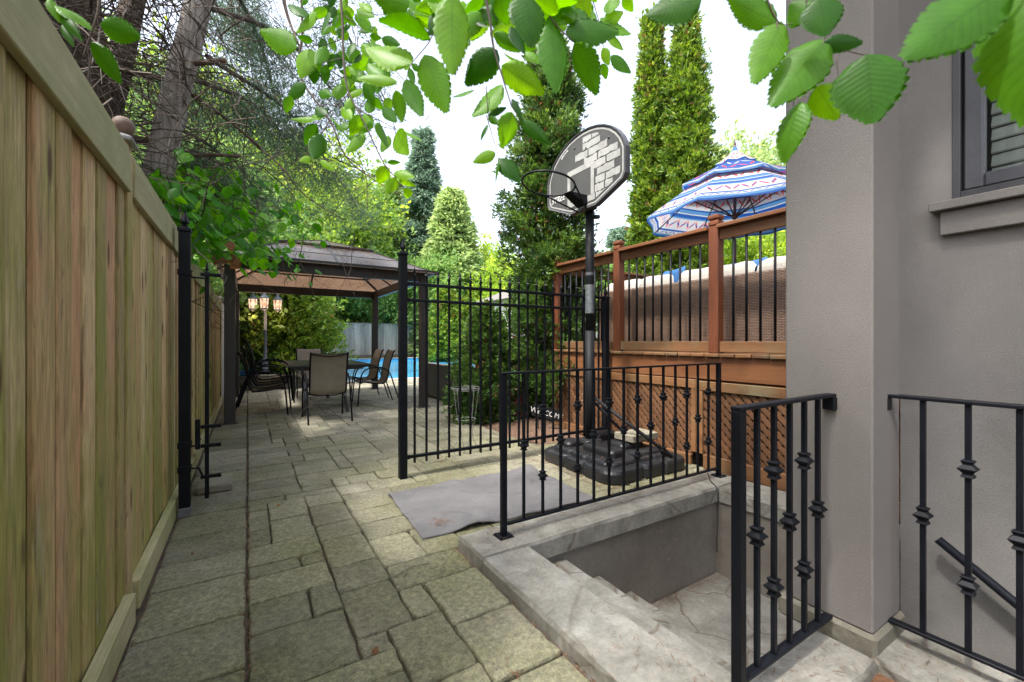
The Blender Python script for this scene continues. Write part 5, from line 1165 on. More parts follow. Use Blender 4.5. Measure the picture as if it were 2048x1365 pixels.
# ---------------------------------------------------------------- umbrellas
def umbrella(label, x, y, z0, rim_z, rad, apex, mats, rot=0, group=None):
    t = thing('patio_umbrella', label, 'umbrella', (x, y, z0))
    e = MB(); e.tube([(x, y, z0), (x, y, apex-.05)], .022, 12); e.build('pole', M['umbpole'], t)
    def tier(r0, r1, zt, zb, mat, name, curve, flap=.07, sag=.03):
        mb = MB(); uv = []; nr = 9; na = 48; vs = []
        for i in range(nr+2):
            for k in range(na+1):
                a = 2*PI*k/na+rot; ph = (k % 6)/6.0; s_ = abs(ph-.5)*2
                if i <= nr: f = i/nr; q = r0+(r1-r0)*f; z = zt+(zb-zt)*(f**curve)
                else: f = 1.0; q = r1*1.012; z = zb-flap*.8
                flat = math.cos(PI/8)/math.cos((ph-.5)*PI/4)   # straight panel edges
                q2 = q*(flat/1.0) if True else q
                q2 *= (1-sag*(1-s_)*f); z2 = z-(.02*(1-s_)*f)+(.012*math.sin(k*1.7)*(i > nr))
                vs.append((x+q2*math.cos(a), y+q2*math.sin(a), z2)); uv.append((k/na, i/(nr+1)))
        W = na+1; fs = [(i*W+k, i*W+k+1, (i+1)*W+k+1, (i+1)*W+k) for i in range(nr+1) for k in range(na)]
        mb.add(vs, fs, .5, True); mb.uv = uv; return mb.build(name, mat, t)
    H = apex-rim_z
    tier(rad*.40, rad, rim_z+(H*.50 if len(mats) > 1 else H), rim_z, mats[0], 'lower_canopy', 1.0)
    if len(mats) > 1:
        tier(rad*.13, rad*.60, rim_z+H*.72, rim_z+H*.44, mats[1], 'middle_canopy', .95, .06)
        tier(.008, rad*.22, rim_z+H*.97, rim_z+H*.70, mats[2], 'top_canopy', .55, .05)
        e = MB(); e.lathe([(.012, 0), (.022, .02), (.012, .05), (.008, .09), (.002, .12)], (x, y, apex-.06), 8); e.build('finial', M['umbpole'], t)
    for k in range(8):
        a = 2*PI*k/8+rot; c_, s_ = math.cos(a), math.sin(a); e = MB()
        e.tube([(x+.03*c_, y+.03*s_, rim_z+H*.64), (x+rad*.42*c_, y+rad*.42*s_, rim_z+H*.455), (x+rad*.99*c_, y+rad*.99*s_, rim_z-.016)], .010, 6); rb_ = e.build('rib', M['umbpole'], t)
        e = MB(); e.tube([(x+.03*c_, y+.03*s_, rim_z+.0), (x+rad*.52*c_, y+rad*.52*s_, rim_z+H*.36)], .010, 6); e.build('strut', M['umbpole'], rb_)
    e = MB(); e.lathe([(.04, 0), (.045, .02), (.045, .06), (.03, .08)], (x, y, rim_z-.03), 12); e.build('hub', M['umbpole'], t)
    return t
umbrella('three tiered patio umbrella printed in blue, white and red, on the raised deck', 6.22, 3.68, DZ, 3.02, 1.30, 4.14, [umbmat('umbrella_cloth_low', 'low'), umbmat('umbrella_cloth_mid', 'mid'), umbmat('umbrella_cloth_top', 'top')], R(12))
p_ = P(1640, 681, 10.5)
umbrella('plain grey parasol partly hidden by the stucco pier, beyond the deck railing', p_.x, p_.y, 0, 3.3, 1.1, 3.75, [M['cap']], R(5))
# ---------------------------------------------------------------- foliage
LM = {
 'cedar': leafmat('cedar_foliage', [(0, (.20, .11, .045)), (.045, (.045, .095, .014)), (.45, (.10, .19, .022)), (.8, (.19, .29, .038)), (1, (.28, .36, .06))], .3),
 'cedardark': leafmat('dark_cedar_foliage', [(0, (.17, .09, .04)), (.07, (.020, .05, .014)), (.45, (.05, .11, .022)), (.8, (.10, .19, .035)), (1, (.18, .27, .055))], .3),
 'bright': leafmat('bright_leaves', [(0, (.12, .22, .03)), (.5, (.22, .34, .05)), (1, (.42, .50, .09))], .55),
 'mid': leafmat('tree_leaves', [(0, (.08, .17, .045)), (.5, (.17, .30, .08)), (1, (.30, .43, .14))], .45),
 'pale': leafmat('pale_conifer_leaves', [(0, (.14, .22, .075)), (.5, (.28, .38, .14)), (1, (.44, .52, .24))], .4),
 'spruce': leafmat('blue_green_needles', [(0, (.07, .12, .085)), (.5, (.15, .23, .16)), (1, (.25, .34, .24))], .3),
 'evergreen': leafmat('dark_evergreen_needles', [(0, (.02, .04, .02)), (.5, (.045, .075, .035)), (.8, (.08, .09, .04)), (1, (.12, .09, .05))], .25),
 'juniper': leafmat('juniper_needles', [(0, (.035, .07, .042)), (.55, (.075, .13, .08)), (.85, (.13, .20, .11)), (.93, (.19, .14, .07)), (1, (.26, .16, .08))], .35),
 'vine': leafmat('vine_leaf', [(0, (.03, .15, .010)), (.5, (.07, .28, .018)), (.9, (.16, .42, .03)), (1, (.22, .48, .05))], .5, .4, veins=True),
 'elm': leafmat('elm_leaf', [(0, (.018, .085, .006)), (.25, (.06, .20, .012)), (.6, (.12, .31, .02)), (1, (.22, .44, .035))], .58, .42, veins=True),
 'dry': leafmat('dry_leaf', [(0, (.16, .075, .03)), (1, (.30, .15, .07))], .4, .6, veins=True),
}
def trunk(parent, pts, rad, mat='bark2', limbs=None, name='trunk', n=10):
    e = MB(); e.tube(smooth_path(pts, 4), list(np.interp(np.linspace(0, 1, (len(pts)-1)*4+1), np.linspace(0, 1, len(rad)), rad)), n)
    if limbs:
        for (p, r_) in limbs: e.tube(smooth_path(p, 3), list(np.linspace(r_, r_*.3, (len(p)-1)*3+1)), 6)
    return e.build(name, M[mat], parent)
def column_tree(name, label, x, y, z0, H, rad, mat, nclump, cat='tree', prof=None, k=9, L=.055, wd=.011, group=None, tops=1, seed=0, gap=0, squash=1, spr=12, csz=.16, core=7):
    """arborvitae style crown made of small upward fans in clumps on an irregular surface"""
    t = thing(name, label, cat, (x, y, z0), group); rs = np.random.RandomState(seed+3)
    prof = prof or [(0, .75), (.1, 1), (.35, .97), (.6, .8), (.8, .52), (.93, .26), (1, .04)]
    f = rs.rand(nclump)**1.0; q = np.interp(f, [a for a, b in prof], [b for a, b in prof])
    keep = rs.rand(nclump) < (.25+.75*q); f = f[keep]; q = q[keep]; n = len(f); a = rs.rand(n)*2*PI
    lump = 1+.15*np.sin(a*3+f*9+seed)+.14*np.sin(a*5-f*23+seed*2)+.13*rs.randn(n)
    rr = rad*q*lump*np.where(rs.rand(n) < .2, .72, 1)
    C = np.stack([x+rr*np.cos(a)*squash, y+rr*np.sin(a), z0+f*H], 1); O = np.stack([np.cos(a), np.sin(a), np.full(n, .65)], 1); crn = rs.rand(n)
    if gap:
        g = np.sin(C[:, 0]*7+C[:, 2]*5)+np.sin(C[:, 1]*6-C[:, 2]*7+2)+rs.randn(n)*.4; kk = g > gap; C, O, crn = C[kk], O[kk], crn[kk]; n = len(C)
    Pn = (C[:, None, :]+rs.randn(n, spr, 3)*csz*np.array([1, 1, .85])*rad).reshape(-1, 3); Dn = (nrm(O)[:, None, :]+rs.randn(n, spr, 3)*.45).reshape(-1, 3)
    cr = (np.repeat(crn, spr)*.6+rs.rand(n*spr)*.4)
    Q, r_ = spray(Pn, Dn, k, L, wd, .38, .35, crnd=cr)
    ni = nclump*core; fi = rs.rand(ni); qi = np.interp(fi, [a_ for a_, b_ in prof], [b_ for a_, b_ in prof])*rad*rs.uniform(.25, .78, ni); ai = rs.rand(ni)*2*PI
    Pi = np.stack([x+qi*np.cos(ai)*squash, y+qi*np.sin(ai), z0+fi*H], 1); Di = np.stack([np.cos(ai), np.sin(ai), np.full(ni, .8)], 1)
    if gap: kk = np.sin(Pi[:, 0]*7+Pi[:, 2]*5)+np.sin(Pi[:, 1]*6-Pi[:, 2]*7+2)+rs.randn(ni)*.4 > gap; Pi, Di = Pi[kk], Di[kk]
    Q2, r2_ = spray(Pi, Di, 7, L*1.5, wd*2.0, .6, .6, crnd=rs.rand(len(Pi))); Q = np.concatenate([Q, Q2]); r_ = np.concatenate([r_, r2_])
    quads('crown', Q, r_, LM[mat], t, None)
    limbs = []
    for i in range(int(18 if H < 4 else 34)):
        ff_ = .08+.8*rs.rand(); aa = rs.rand()*2*PI; qq = rad*np.interp(ff_, [a for a, b in prof], [b for a, b in prof])*.8
        limbs.append(([(x, y, z0+ff_*H*.92), (x+qq*.5*math.cos(aa)*squash, y+qq*.5*math.sin(aa), z0+ff_*H*.92+.1*qq), (x+qq*math.cos(aa)*squash, y+qq*math.sin(aa), z0+ff_*H*.92+.45*qq)], .012+.01*rad))
    trunk(t, [(x, y, z0), (x+.03, y, z0+H*.3), (x-.02, y+.02, z0+H*.6), (x, y, z0+H*.93)], [.05+.05*rad, .05*rad+.035, .03, .01], limbs=limbs)
    return t
cone = [(0, 1), (.15, .95), (.4, .72), (.7, .40), (.9, .15), (1, .02)]
# tall cedar behind the iron fence: full column above, ragged skirt below
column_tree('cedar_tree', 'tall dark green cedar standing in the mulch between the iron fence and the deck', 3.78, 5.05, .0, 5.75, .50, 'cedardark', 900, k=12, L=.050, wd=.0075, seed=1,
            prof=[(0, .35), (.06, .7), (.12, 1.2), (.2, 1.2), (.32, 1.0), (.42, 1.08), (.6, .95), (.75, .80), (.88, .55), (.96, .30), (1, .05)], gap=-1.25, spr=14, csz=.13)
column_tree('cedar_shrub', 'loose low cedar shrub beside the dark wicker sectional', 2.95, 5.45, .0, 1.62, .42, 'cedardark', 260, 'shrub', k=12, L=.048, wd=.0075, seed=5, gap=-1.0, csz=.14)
# pair beyond the deck
GP = 'tall arborvitae beyond the deck'; pp = [(0, 1), (.4, 1), (.62, .80), (.82, .48), (.93, .22), (1, .03)]
def at(px, d): p = P(px, 681, d); return p.x, p.y
X, Y = at(1303, 9.4); column_tree('arborvitae', 'slimmer left one of the two tall bright arborvitae beyond the deck', X, Y, .0, 8.25, .40, 'cedar', 800, k=11, L=.065, wd=.011, seed=2, prof=pp, group=GP, spr=12, csz=.12)
X, Y = at(1372, 9.0); column_tree('arborvitae', 'broader right one of the two tall bright arborvitae beyond the deck', X, Y, .0, 7.9, .55, 'cedar', 1100, k=11, L=.065, wd=.011, seed=4, prof=pp, group=GP, spr=13, csz=.12)
column_tree('cedar_shrub', 'bright full cedar shrub behind the lamp post', .95, 13.6, .28, 3.3, 1.05, 'cedar', 760, 'shrub', k=8, L=.085, wd=.018, seed=6)
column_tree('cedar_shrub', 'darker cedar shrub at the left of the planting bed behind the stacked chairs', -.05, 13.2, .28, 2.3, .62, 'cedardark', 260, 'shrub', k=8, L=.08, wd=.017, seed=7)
column_tree('arborvitae', 'clipped bright arborvitae standing before the far grey fence', 10.9, 25.6, .0, 4.2, 1.25, 'cedar', 420, k=8, L=.15, wd=.035, seed=8, prof=cone)
column_tree('arborvitae', 'second bright arborvitae to the right before the far grey fence, behind the iron pickets', 12.8, 26.5, .0, 3.7, 1.3, 'cedar', 420, k=8, L=.15, wd=.035, seed=9)
# hedge beyond the deck rail
def blob_tree(name, label, c, rad, mat, n, L, wd, k=6, trunk_r=.15, cat='tree', group=None, seed=0, gap=-.4, tz=0, shell=.55, sq=(1, 1, 1), flat=.3, base=None):
    bx_, by_ = base or (c[0], c[1])
    t = thing(name, label, cat, (bx_, by_, tz), group); rs = np.random.RandomState(seed+50)
    n = int(n*1.7); L *= .8; wd *= .8; m = max(10, n//26); v = nrm(rs.randn(m, 3)); q = (shell+(1-shell)*rs.rand(m, 1))*(1+.18*rs.randn(m, 1)); cc = np.array(c)+v*q*rad*np.array(sq)
    per = n//m; Pn = (cc[:, None, :]+rs.randn(m, per, 3)*rad*.13).reshape(-1, 3); Dn = np.repeat(v, per, 0)+rs.randn(m*per, 3)*.6; Dn[:, 2] -= flat
    cr = np.repeat(rs.rand(m), per)*.55+rs.rand(m*per)*.45
    Q, r_ = spray(Pn, Dn, k, L, wd, .75, .6, crnd=cr); quads('crown', Q, r_, LM[mat], t)
    limbs = [([(c[0], c[1], c[2]-rad*sq[2]*.7), tuple(np.array([c[0], c[1], c[2]-rad*sq[2]*.3])*.5+cc[i]*.5), tuple(cc[i])], .03*rad) for i in range(0, m, max(1, m//22))]
    trunk(t, [(bx_, by_, tz), (bx_+.05, by_, (tz+c[2])/2), (c[0], c[1], c[2]+rad*sq[2]*.3)], [trunk_r, trunk_r*.8, trunk_r*.3], limbs=limbs)
    return t
def conifer(name, label, x, y, H, rad, mat, n, L, wd, seed=0, droop=.25, cat='tree', group=None, z0=0, start=.06):
    t = thing(name, label, cat, (x, y, z0), group); rs = np.random.RandomState(seed+90); nb = n//60; f = rs.rand(nb)**.95; f = start+(1-start)*f; a = rs.rand(nb)*2*PI
    ln = rad*(1-f)**.85*(.75+.35*rs.rand(nb))+.03*rad; s = rs.rand(nb, 60, 1)**.6
    D = np.stack([np.cos(a), np.sin(a), np.zeros(nb)], 1)[:, None, :]
    Pn = np.array([x, y, z0])+D*ln[:, None, None]*s; Pn[..., 2] += f[:, None]*H+.1*ln[:, None]*s[..., 0]-droop*ln[:, None]*s[..., 0]**2
    side = np.cross(D, [0, 0, 1.]); Pn = Pn+side*rs.randn(nb, 60, 1)*ln[:, None, None]*.16*(1.1-s*.6)+rs.randn(nb, 60, 3)*.05*rad*.4
    Dn = D+side*rs.randn(nb, 60, 1)*.6+np.array([0, 0, -.25]); cr = np.repeat(rs.rand(nb), 60)*.5+rs.rand(nb*60)*.5
    Q, r_ = spray(Pn.reshape(-1, 3), Dn.reshape(-1, 3), 5, L, wd, .45, .5, crnd=cr); quads('crown', Q, r_, LM[mat], t)
    limbs = [([(x, y, z0+f[i]*H), (x+math.cos(a[i])*ln[i]*.5, y+math.sin(a[i])*ln[i]*.5, z0+f[i]*H+.02), (x+math.cos(a[i])*ln[i]*.95, y+math.sin(a[i])*ln[i]*.95, z0+f[i]*H-droop*ln[i]*.8)], .02+.01*rad) for i in range(0, nb, max(1, nb//60))]
    trunk(t, [(x, y, z0), (x, y, z0+H*.5), (x, y, z0+H*.98)], [.03*H*.7, .02*H*.6, .01], limbs=limbs); return t
GB = 'trees beyond the far fence'
def at(px, d): p = P(px, 681, d); return p.x, p.y
X, Y = at(846, 36); conifer('spruce_tree', 'tall narrow blue-green spruce rising highest beyond the far fence', X, Y, 18.8, 3.0, 'spruce', 15000, .34, .05, 1, group=GB)
X, Y = at(905, 33); conifer('conifer_tree', 'pale yellow-green conifer with pointed top right of the spruce, beyond the far fence', X, Y, 12.6, 4.0, 'pale', 15000, .34, .07, 2, group=GB)
X, Y = at(975, 36); blob_tree('leafy_tree', 'bright low tree between the pale conifer and the dark cedar', (X, Y, 5.2), 3.6, 'bright', 3600, .30, .09, seed=3, group=GB)
X, Y = at(780, 37); conifer('conifer_tree', 'mid green drooping conifer left of the spruce, beyond the far fence', X, Y, 15.0, 4.2, 'pale', 13000, .36, .07, 4, group=GB)
X, Y = at(700, 36); blob_tree('leafy_tree', 'broad mid green tree above the gazebo roof, beyond the far fence', (X, Y, 8.5), 5.2, 'mid', 7000, .32, .10, seed=5, group=GB)
X, Y = at(600, 31); blob_tree('leafy_tree', 'yellow-green sunlit tree behind the hanging juniper', (X, Y, 9.0), 5.6, 'bright', 7500, .30, .10, seed=6, group=GB, tz=0)
X, Y = at(500, 26); blob_tree('leafy_tree', 'bright sunlit maple showing through the juniper boughs', (X, Y, 7.6), 4.8, 'bright', 7500, .26, .09, seed=7, group=GB)
X, Y = at(700, 31.8); blob_tree('hedge_tree', 'dark green shrub hanging over the far fence, left of the gazebo post', (X, Y, 4.7), 2.3, 'mid', 5200, .22, .07, seed=8, group=GB, sq=(1.3, .8, 1), cat='shrub')
X, Y = at(800, 31.8); blob_tree('hedge_tree', 'green shrub hanging over the far fence between the gazebo posts', (X, Y, 4.7), 2.3, 'mid', 5200, .22, .07, seed=9, group=GB, sq=(1.3, .8, 1), cat='shrub')
X, Y = at(900, 31.8); blob_tree('hedge_tree', 'green shrub hanging over the far fence right of the near gazebo post', (X, Y, 4.6), 2.4, 'mid', 4600, .22, .07, seed=10, group=GB, sq=(1.3, .8, 1), cat='shrub')
X, Y = at(640, 30.9); blob_tree('hedge_tree', 'leafy shrub over the far fence beside the bright cedar shrub', (X, Y, 4.5), 2.2, 'mid', 4200, .22, .07, seed=11, group=GB, cat='shrub')
X, Y = at(1010, 31); blob_tree('hedge_tree', 'green hedge shrub behind the tall cedar by the far fence', (X, Y, 3.2), 2.7, 'bright', 3400, .22, .08, seed=12, group=GB, cat='shrub')
# trees on the left side, beyond the fence
blob_tree('leafy_tree', 'leafy tree close behind the side fence beyond the gazebo', (-2.2, 13.5, 3.6), 2.6, 'mid', 8000, .15, .045, seed=13)
blob_tree('leafy_tree', 'sunlit tree behind the side fence, above the stacked chairs', (-2.4, 19.5, 6.0), 4.0, 'bright', 8000, .22, .07, seed=14)
blob_tree('hedge_tree', 'dark shrub overhanging the side fence behind the left gazebo post', (-1.75, 11.8, 2.6), 1.1, 'mid', 4200, .11, .035, seed=15, cat='shrub')
# right side, beyond the deck
X, Y = at(1505, 15); blob_tree('leafy_tree', 'pale airy tree rising behind the printed umbrella', (X, Y, 5.6), 2.3, 'pale', 3300, .15, .05, seed=16, tz=0)
X, Y = at(1240, 16); conifer('conifer_tree', 'small distant conifer between the hoop pole and the deck post', X, Y, 5.3, 1.5, 'spruce', 3200, .16, .03, 17)
X, Y = at(1530, 11.5); blob_tree('hedge_tree', 'bright hedge seen between the deck balusters below the umbrella', (X, Y, 2.9), 1.35, 'bright', 5200, .11, .035, seed=18, cat='hedge', sq=(1.3, 1.3, 1))
X, Y = at(1290, 11.5); blob_tree('hedge_tree', 'dark hedge seen between the deck balusters below the tall arborvitae', (X, Y, 2.4), 1.2, 'mid', 3600, .11, .035, seed=19, cat='hedge', sq=(1.2, 1.2, .8))
# an unseen elm added over the walkway further down dapples the pier

# ---------------------------------------------------------------- juniper behind the left fence
jt = thing('juniper_tree', 'old juniper with pale shredding bark leaning behind the wooden fence', 'tree', (-.80, 4.5, 0))
tp = [(-.82, 4.62, 0), (-.74, 4.52, 1.3), (-.60, 4.42, 2.55), (-.42, 4.33, 3.5), (-.22, 4.26, 4.5), (.05, 4.2, 6.0), (.3, 4.2, 7.5)]
rs = np.random.RandomState(21)
tr = trunk(jt, tp, [.14, .12, .10, .092, .085, .07, .04], 'bark', name='trunk', n=18)
e = MB()
for k in range(70):      # shredding bark strips
    s_ = rs.uniform(1.2, 4.4); i = int(s_); i = min(i, len(tp)-2); c = Vector(tp[i]).lerp(Vector(tp[i+1]), s_-i); a = rs.uniform(0, 2*PI); r_ = .094; u = Vector((math.cos(a), math.sin(a), 0)); d = (Vector(tp[i+1])-Vector(tp[i])).normalized(); Ls = rs.uniform(.12, .4)
    sd_ = u.cross(d).normalized()*rs.uniform(.004, .012); o1 = u*r_; o2 = u*(r_+rs.uniform(.004, .03)); p0 = c+o1; p1 = c+d*Ls*.5+u*(r_+.006); p2 = c+d*Ls+o2
    e.add([p0-sd_, p0+sd_, p1+sd_, p1-sd_, p2-sd_*.4, p2+sd_*.4]+[q+u*.003 for q in (p0-sd_, p0+sd_, p1+sd_, p1-sd_, p2-sd_*.4, p2+sd_*.4)], [(0, 1, 2, 3), (3, 2, 5, 4), (9, 8, 7, 6), (10, 11, 8, 9), (0, 6, 7, 1), (4, 5, 11, 10), (0, 3, 9, 6), (3, 4, 10, 9), (1, 7, 8, 2), (2, 8, 11, 5)])
e.build('peeling_bark', M['bark'], tr)
e = MB()                 # second and third stems
e.tube(smooth_path([(-.95, 4.9, 0), (-.98, 4.7, 1.8), (-1.0, 4.4, 3.0), (-1.05, 4.1, 4.6)], 4), .10, 10); e.tube(smooth_path([(-1.25, 5.2, 0), (-1.2, 5.2, 2.2), (-1.0, 5.2, 3.6), (-.8, 5.3, 5.2)], 4), .09, 10)
e.build('side_stem', M['bark2'], jt)
e = MB()
for (p, q, r_) in (((-.62, 4.42, 2.75), (-1.35, 4.0, 2.60), .03), ((-.48, 4.36, 3.25), (-1.5, 4.2, 3.05), .02), ((-.45, 4.35, 3.4), (-.15, 4.15, 3.42), .022), ((-.60, 4.40, 2.6), (-.05, 4.3, 2.72), .016), ((-.3, 4.25, 4.2), (-1.4, 3.6, 3.9), .03), ((-.5, 4.3, 3.2), (.1, 4.6, 2.95), .014), ((-.62, 4.35, 2.45), (.05, 4.7, 2.35), .016)):
    p = Vector(p); q = Vector(q); m_ = p.lerp(q, .5)+Vector((0, 0, rs.uniform(-.04, .06))); e.tube(smooth_path([p, m_, q], 4), [r_]*4+[r_*.9]*5, 8)
e.build('broken_limb', M['bark2'], jt)
def dead_twigs(parent, n, c0, spread, mat='twig', L=(.3, 1.1), r0=.0045, seed=1, bias=(0, 0, 0), name='dead_twigs', ns=3):
    rs_ = np.random.RandomState(seed); e = MB()
    for k in range(n):
        p = Vector(c0)+Vector(rs_.randn(3)*np.array(spread)); d = Vector(rs_.randn(3)*np.array([1, 1, .5])+np.array(bias)).normalized(); Lk = rs_.uniform(*L); m_ = 5; pts = [p]
        for i in range(m_): d = (d+Vector(rs_.randn(3))*.22+Vector((0, 0, -.05))).normalized(); p = p+d*Lk/m_; pts.append(p)
        r_ = r0*rs_.uniform(.5, 1.8); e.tube(pts, list(np.linspace(r_, r_*.3, m_+1)), 3, cap=False)
        if rs_.rand() < .7:
            for j in (2, 3, 4):
                d2 = (d+Vector(rs_.randn(3))*.8).normalized(); e.tube([pts[j], pts[j]+d2*Lk*.18, pts[j]+d2*Lk*.32+Vector((0, 0, -.03))], [r_*.5, r_*.35, r_*.15], 3, cap=False)
    return e.build(name, M[mat], parent)
dead_twigs(jt, 1100, (-1.15, 4.1, 3.35), (.55, .6, .8), seed=1, bias=(-.2, -.3, 0)); 
dead_twigs(jt, 160, (-.75, 4.6, 3.0), (.35, .5, .7), seed=2)
dead_twigs(jt, 170, (-.1, 5.6, 3.9), (.7, 1.0, .9), seed=3, L=(.5, 1.6), bias=(.3, .2, -.3))
# boughs reaching over the walkway, with hanging sprays
limbs = []; SP = []; SD = []; SR = []
rs = np.random.RandomState(31)
def bough(p0, p1, sag, r_, dens, drop, width, cr):
    p0 = Vector(p0); p1 = Vector(p1); m1 = p0.lerp(p1, .35)+Vector((0, 0, sag)); m2 = p0.lerp(p1, .7)+Vector((0, 0, sag*.6)); pts = smooth_path([p0, m1, m2, p1], 6); limbs.append((pts, r_))
    n_ = int(dens*(p1-p0).length); Ax = (p1-p0).normalized(); S_ = Vector((0, 0, 1)).cross(Ax).normalized()
    for k in range(n_):
        f = .15+.85*rs.rand(); q = pts[min(len(pts)-1, int(f*(len(pts)-1)))]; w_ = rs.randn()*width*(.3+.7*f); dz = -abs(rs.randn())*drop
        c = q+S_*w_+Vector((0, 0, dz-.15*abs(w_))); m_ = 9
        for j in range(m_): SP.append(tuple(c+Vector(rs.randn(3))*.07)); SD.append(tuple(S_*w_*.8+Ax*.3+Vector(rs.randn(3))*.5+Vector((0, 0, -.5)))); SR.append(min(1, max(0, cr+rs.randn()*.2)))
        if rs.rand() < .35: limbs.append(([q, q.lerp(c, .5)+Vector((0, 0, .04)), c], .005))
B = [((-.40, 4.35, 3.3), (.9, 7.2, 3.7), .25, .022), ((-.3, 4.3, 3.9), (1.4, 6.6, 4.4), .3, .025), ((-.5, 4.4, 2.9), (.15, 7.0, 3.05), .15, .02), ((-.1, 4.25, 4.8), (1.9, 7.0, 5.0), .35, .03), ((-.55, 4.5, 2.7), (-.2, 7.6, 3.4), .2, .02),
     ((-.2, 4.3, 4.3), (.6, 8.5, 4.7), .3, .025), ((-.3, 4.5, 3.6), (1.9, 8.6, 3.6), .35, .022), ((0, 4.2, 5.6), (1.6, 6.4, 6.3), .3, .03), ((-.4, 4.5, 3.6), (-.9, 8.2, 4.6), .3, .025), ((-.1, 4.3, 5.0), (-.2, 7.8, 5.8), .3, .03)]
for i, (a, b, s_, r_) in enumerate(B): bough(a, b, s_, r_, 42, .26, .34, .35)
Pn = np.array(SP); Dn = np.array(SD); Q, r2 = spray(Pn, Dn, 9, .042, .0034, .55, .9, crnd=np.array(SR))
quads('foliage', Q, r2, LM['juniper'], jt)
e = MB()
for (pts, r_) in limbs: e.tube(pts, list(np.linspace(r_, max(.0015, r_*.25), len(pts))), 5, cap=False)
e.build('boughs', M['twig'], jt)
dead_twigs(jt, 260, (.5, 6.4, 4.5), (.8, .9, 1.1), seed=8, L=(.3, 1.0), r0=.0032, bias=(.2, .2, -.5), name='fine_twigs')
# long bare hanging branch in front of the far trees
e = MB()
for (pts, r_) in (([P(600, -60, 3.6), P(605, 60, 3.6), P(600, 150, 3.6), P(660, 240, 3.6), P(690, 310, 3.65), P(735, 350, 3.7), P(800, 390, 3.75)], .011), ([P(690, 310, 3.65), P(730, 345, 3.7), P(735, 420, 3.7)], .006), ([P(735, 350, 3.7), P(790, 360, 3.8), P(840, 400, 3.8)], .005),
                  ([P(660, 240, 3.6), P(620, 300, 3.6), P(580, 330, 3.6)], .005), ([P(560, -40, 3.8), P(575, 30, 3.8), P(598, 90, 3.7)], .02), ([P(500, 280, 4), P(560, 330, 4), P(610, 390, 4.1), P(690, 440, 4.2)], .010), ([P(560, 330, 4), P(590, 400, 4), P(600, 450, 4)], .005)):
    e.tube(smooth_path(pts, 4), list(np.linspace(r_, r_*.35, (len(pts)-1)*4+1)), 7)
e.build('hanging_branch', M['bark2'], jt)
# dense dark conifers behind the left fence close the view there
for i, (x, y, h, r_, lb) in enumerate(((-2.6, 4.2, 7.5, 1.5, 'dark evergreen nearest the viewer behind the wooden fence'), (-2.5, 7.2, 8.0, 1.6, 'dark evergreen behind the leaning juniper trunk'), (-2.6, 1.2, 7.0, 1.5, 'dark evergreen at the far left behind the board fence'))):
    conifer('evergreen_tree', lb, x, y, h, r_, 'evergreen', 26000, .085, .011, 40+i, .35, group='dark evergreens behind the wooden fence', start=.15)
    dead_twigs(thing('dead_brush', 'tangle of dead brown twigs in front of the '+lb.split(' behind')[0].split(' at the')[0]+(' group' if 0 else ''), 'brush', (x+.9, y+.2, 2.6)) if 0 else jt, 170, (x+1.0, y, 3.2), (.5, .9, .9), seed=60+i, L=(.3, 1.2))

# ---------------------------------------------------------------- broad leaves: serrated blades with a folded midrib
def blades(name, items, mat, parent, ser=11, wr=.27, tip=1.0):
    """items: (base, tip, normal, width ratio, curl, rnd)"""
    mb = MB(); uv = []; prof = []
    NS = 17
    for i in range(NS+1):
        f = i/NS; w_ = f**.62*(1-f)**1.12/.318 if 0 < f < 1 else 0; prof.append((f, max(0, w_)))
    for (b, t_, nv, wr_, curl, rr_) in items:
        b = Vector(b); t_ = Vector(t_); ax = t_-b; L_ = ax.length; ax.normalize(); nv = Vector(nv); nv = (nv-ax*nv.dot(ax)).normalized(); sd_ = ax.cross(nv); vs = []; uvl = []
        lens = []
        for i, (f, w_) in enumerate(prof):
            c = b+ax*L_*f+nv*curl*L_*(f*(1-f)*1.2-.25*f*f)
            for k, s_ in enumerate((-1, -.86, -.5, 0, .5, .86, 1)):
                q = s_*w_*wr_*L_
                p = c+sd_*q+nv*(-.22*abs(s_)**1.4*w_*wr_*L_)
                if abs(s_) == 1 and 0 < f < 1:      # teeth: pull the rim out and forward at every station
                    p = c+sd_*q*(1.05 if i % 2 else .90)+ax*L_*.035+nv*(-.22*w_*wr_*L_)
                vs.append(p); uvl.append((s_*.5+.5, f))
        fs = [(i*7+k, i*7+k+1, (i+1)*7+k+1, (i+1)*7+k) for i in range(NS) for k in range(6)]
        # extra tooth triangles
        for i in range(1, NS-1):
            for k, o_ in ((0, -1), (6, 1)):
                p0, p1 = vs[i*7+k], vs[(i+1)*7+k]; n = len(vs); out = (p0-vs[i*7+3]).normalized(); tt = p0.lerp(p1, .8)+out*L_*.020+ax*L_*.02
                vs.append(tt); uvl.append(uvl[i*7+k]); fs.append((i*7+k, n, (i+1)*7+k))
        mb.add(vs, fs, rr_, True); uv += uvl
    mb.uv = uv; return mb.build(name, mat, parent)
def leaf_item(b2, t2, d, wr_=.27, dd=0, rr_=None, rnd_=random.Random(77), curl=None, nb=None):
    wr_ *= rnd_.uniform(.82, 1.12)
    b = P(b2[0], b2[1], d); t_ = P(t2[0], t2[1], d+dd)
    view = (Vector((0, 0, CAM_H))-b).normalized(); nv = view+Vector((rnd_.gauss(0, .4), rnd_.gauss(0, .4), rnd_.gauss(.3, .4)))
    return (b, t_, nv, wr_, rnd_.uniform(-.16, .24) if curl is None else curl, rnd_.random() if rr_ is None else rr_)
Z2 = lambda x, y: (500+x/2.6256, y/2.6256); Z8 = lambda x, y: (1250+x/2.5664, y/2.5664); Z1 = lambda x, y: (x/2.73, y/2.73)
rl_ = random.Random(12)
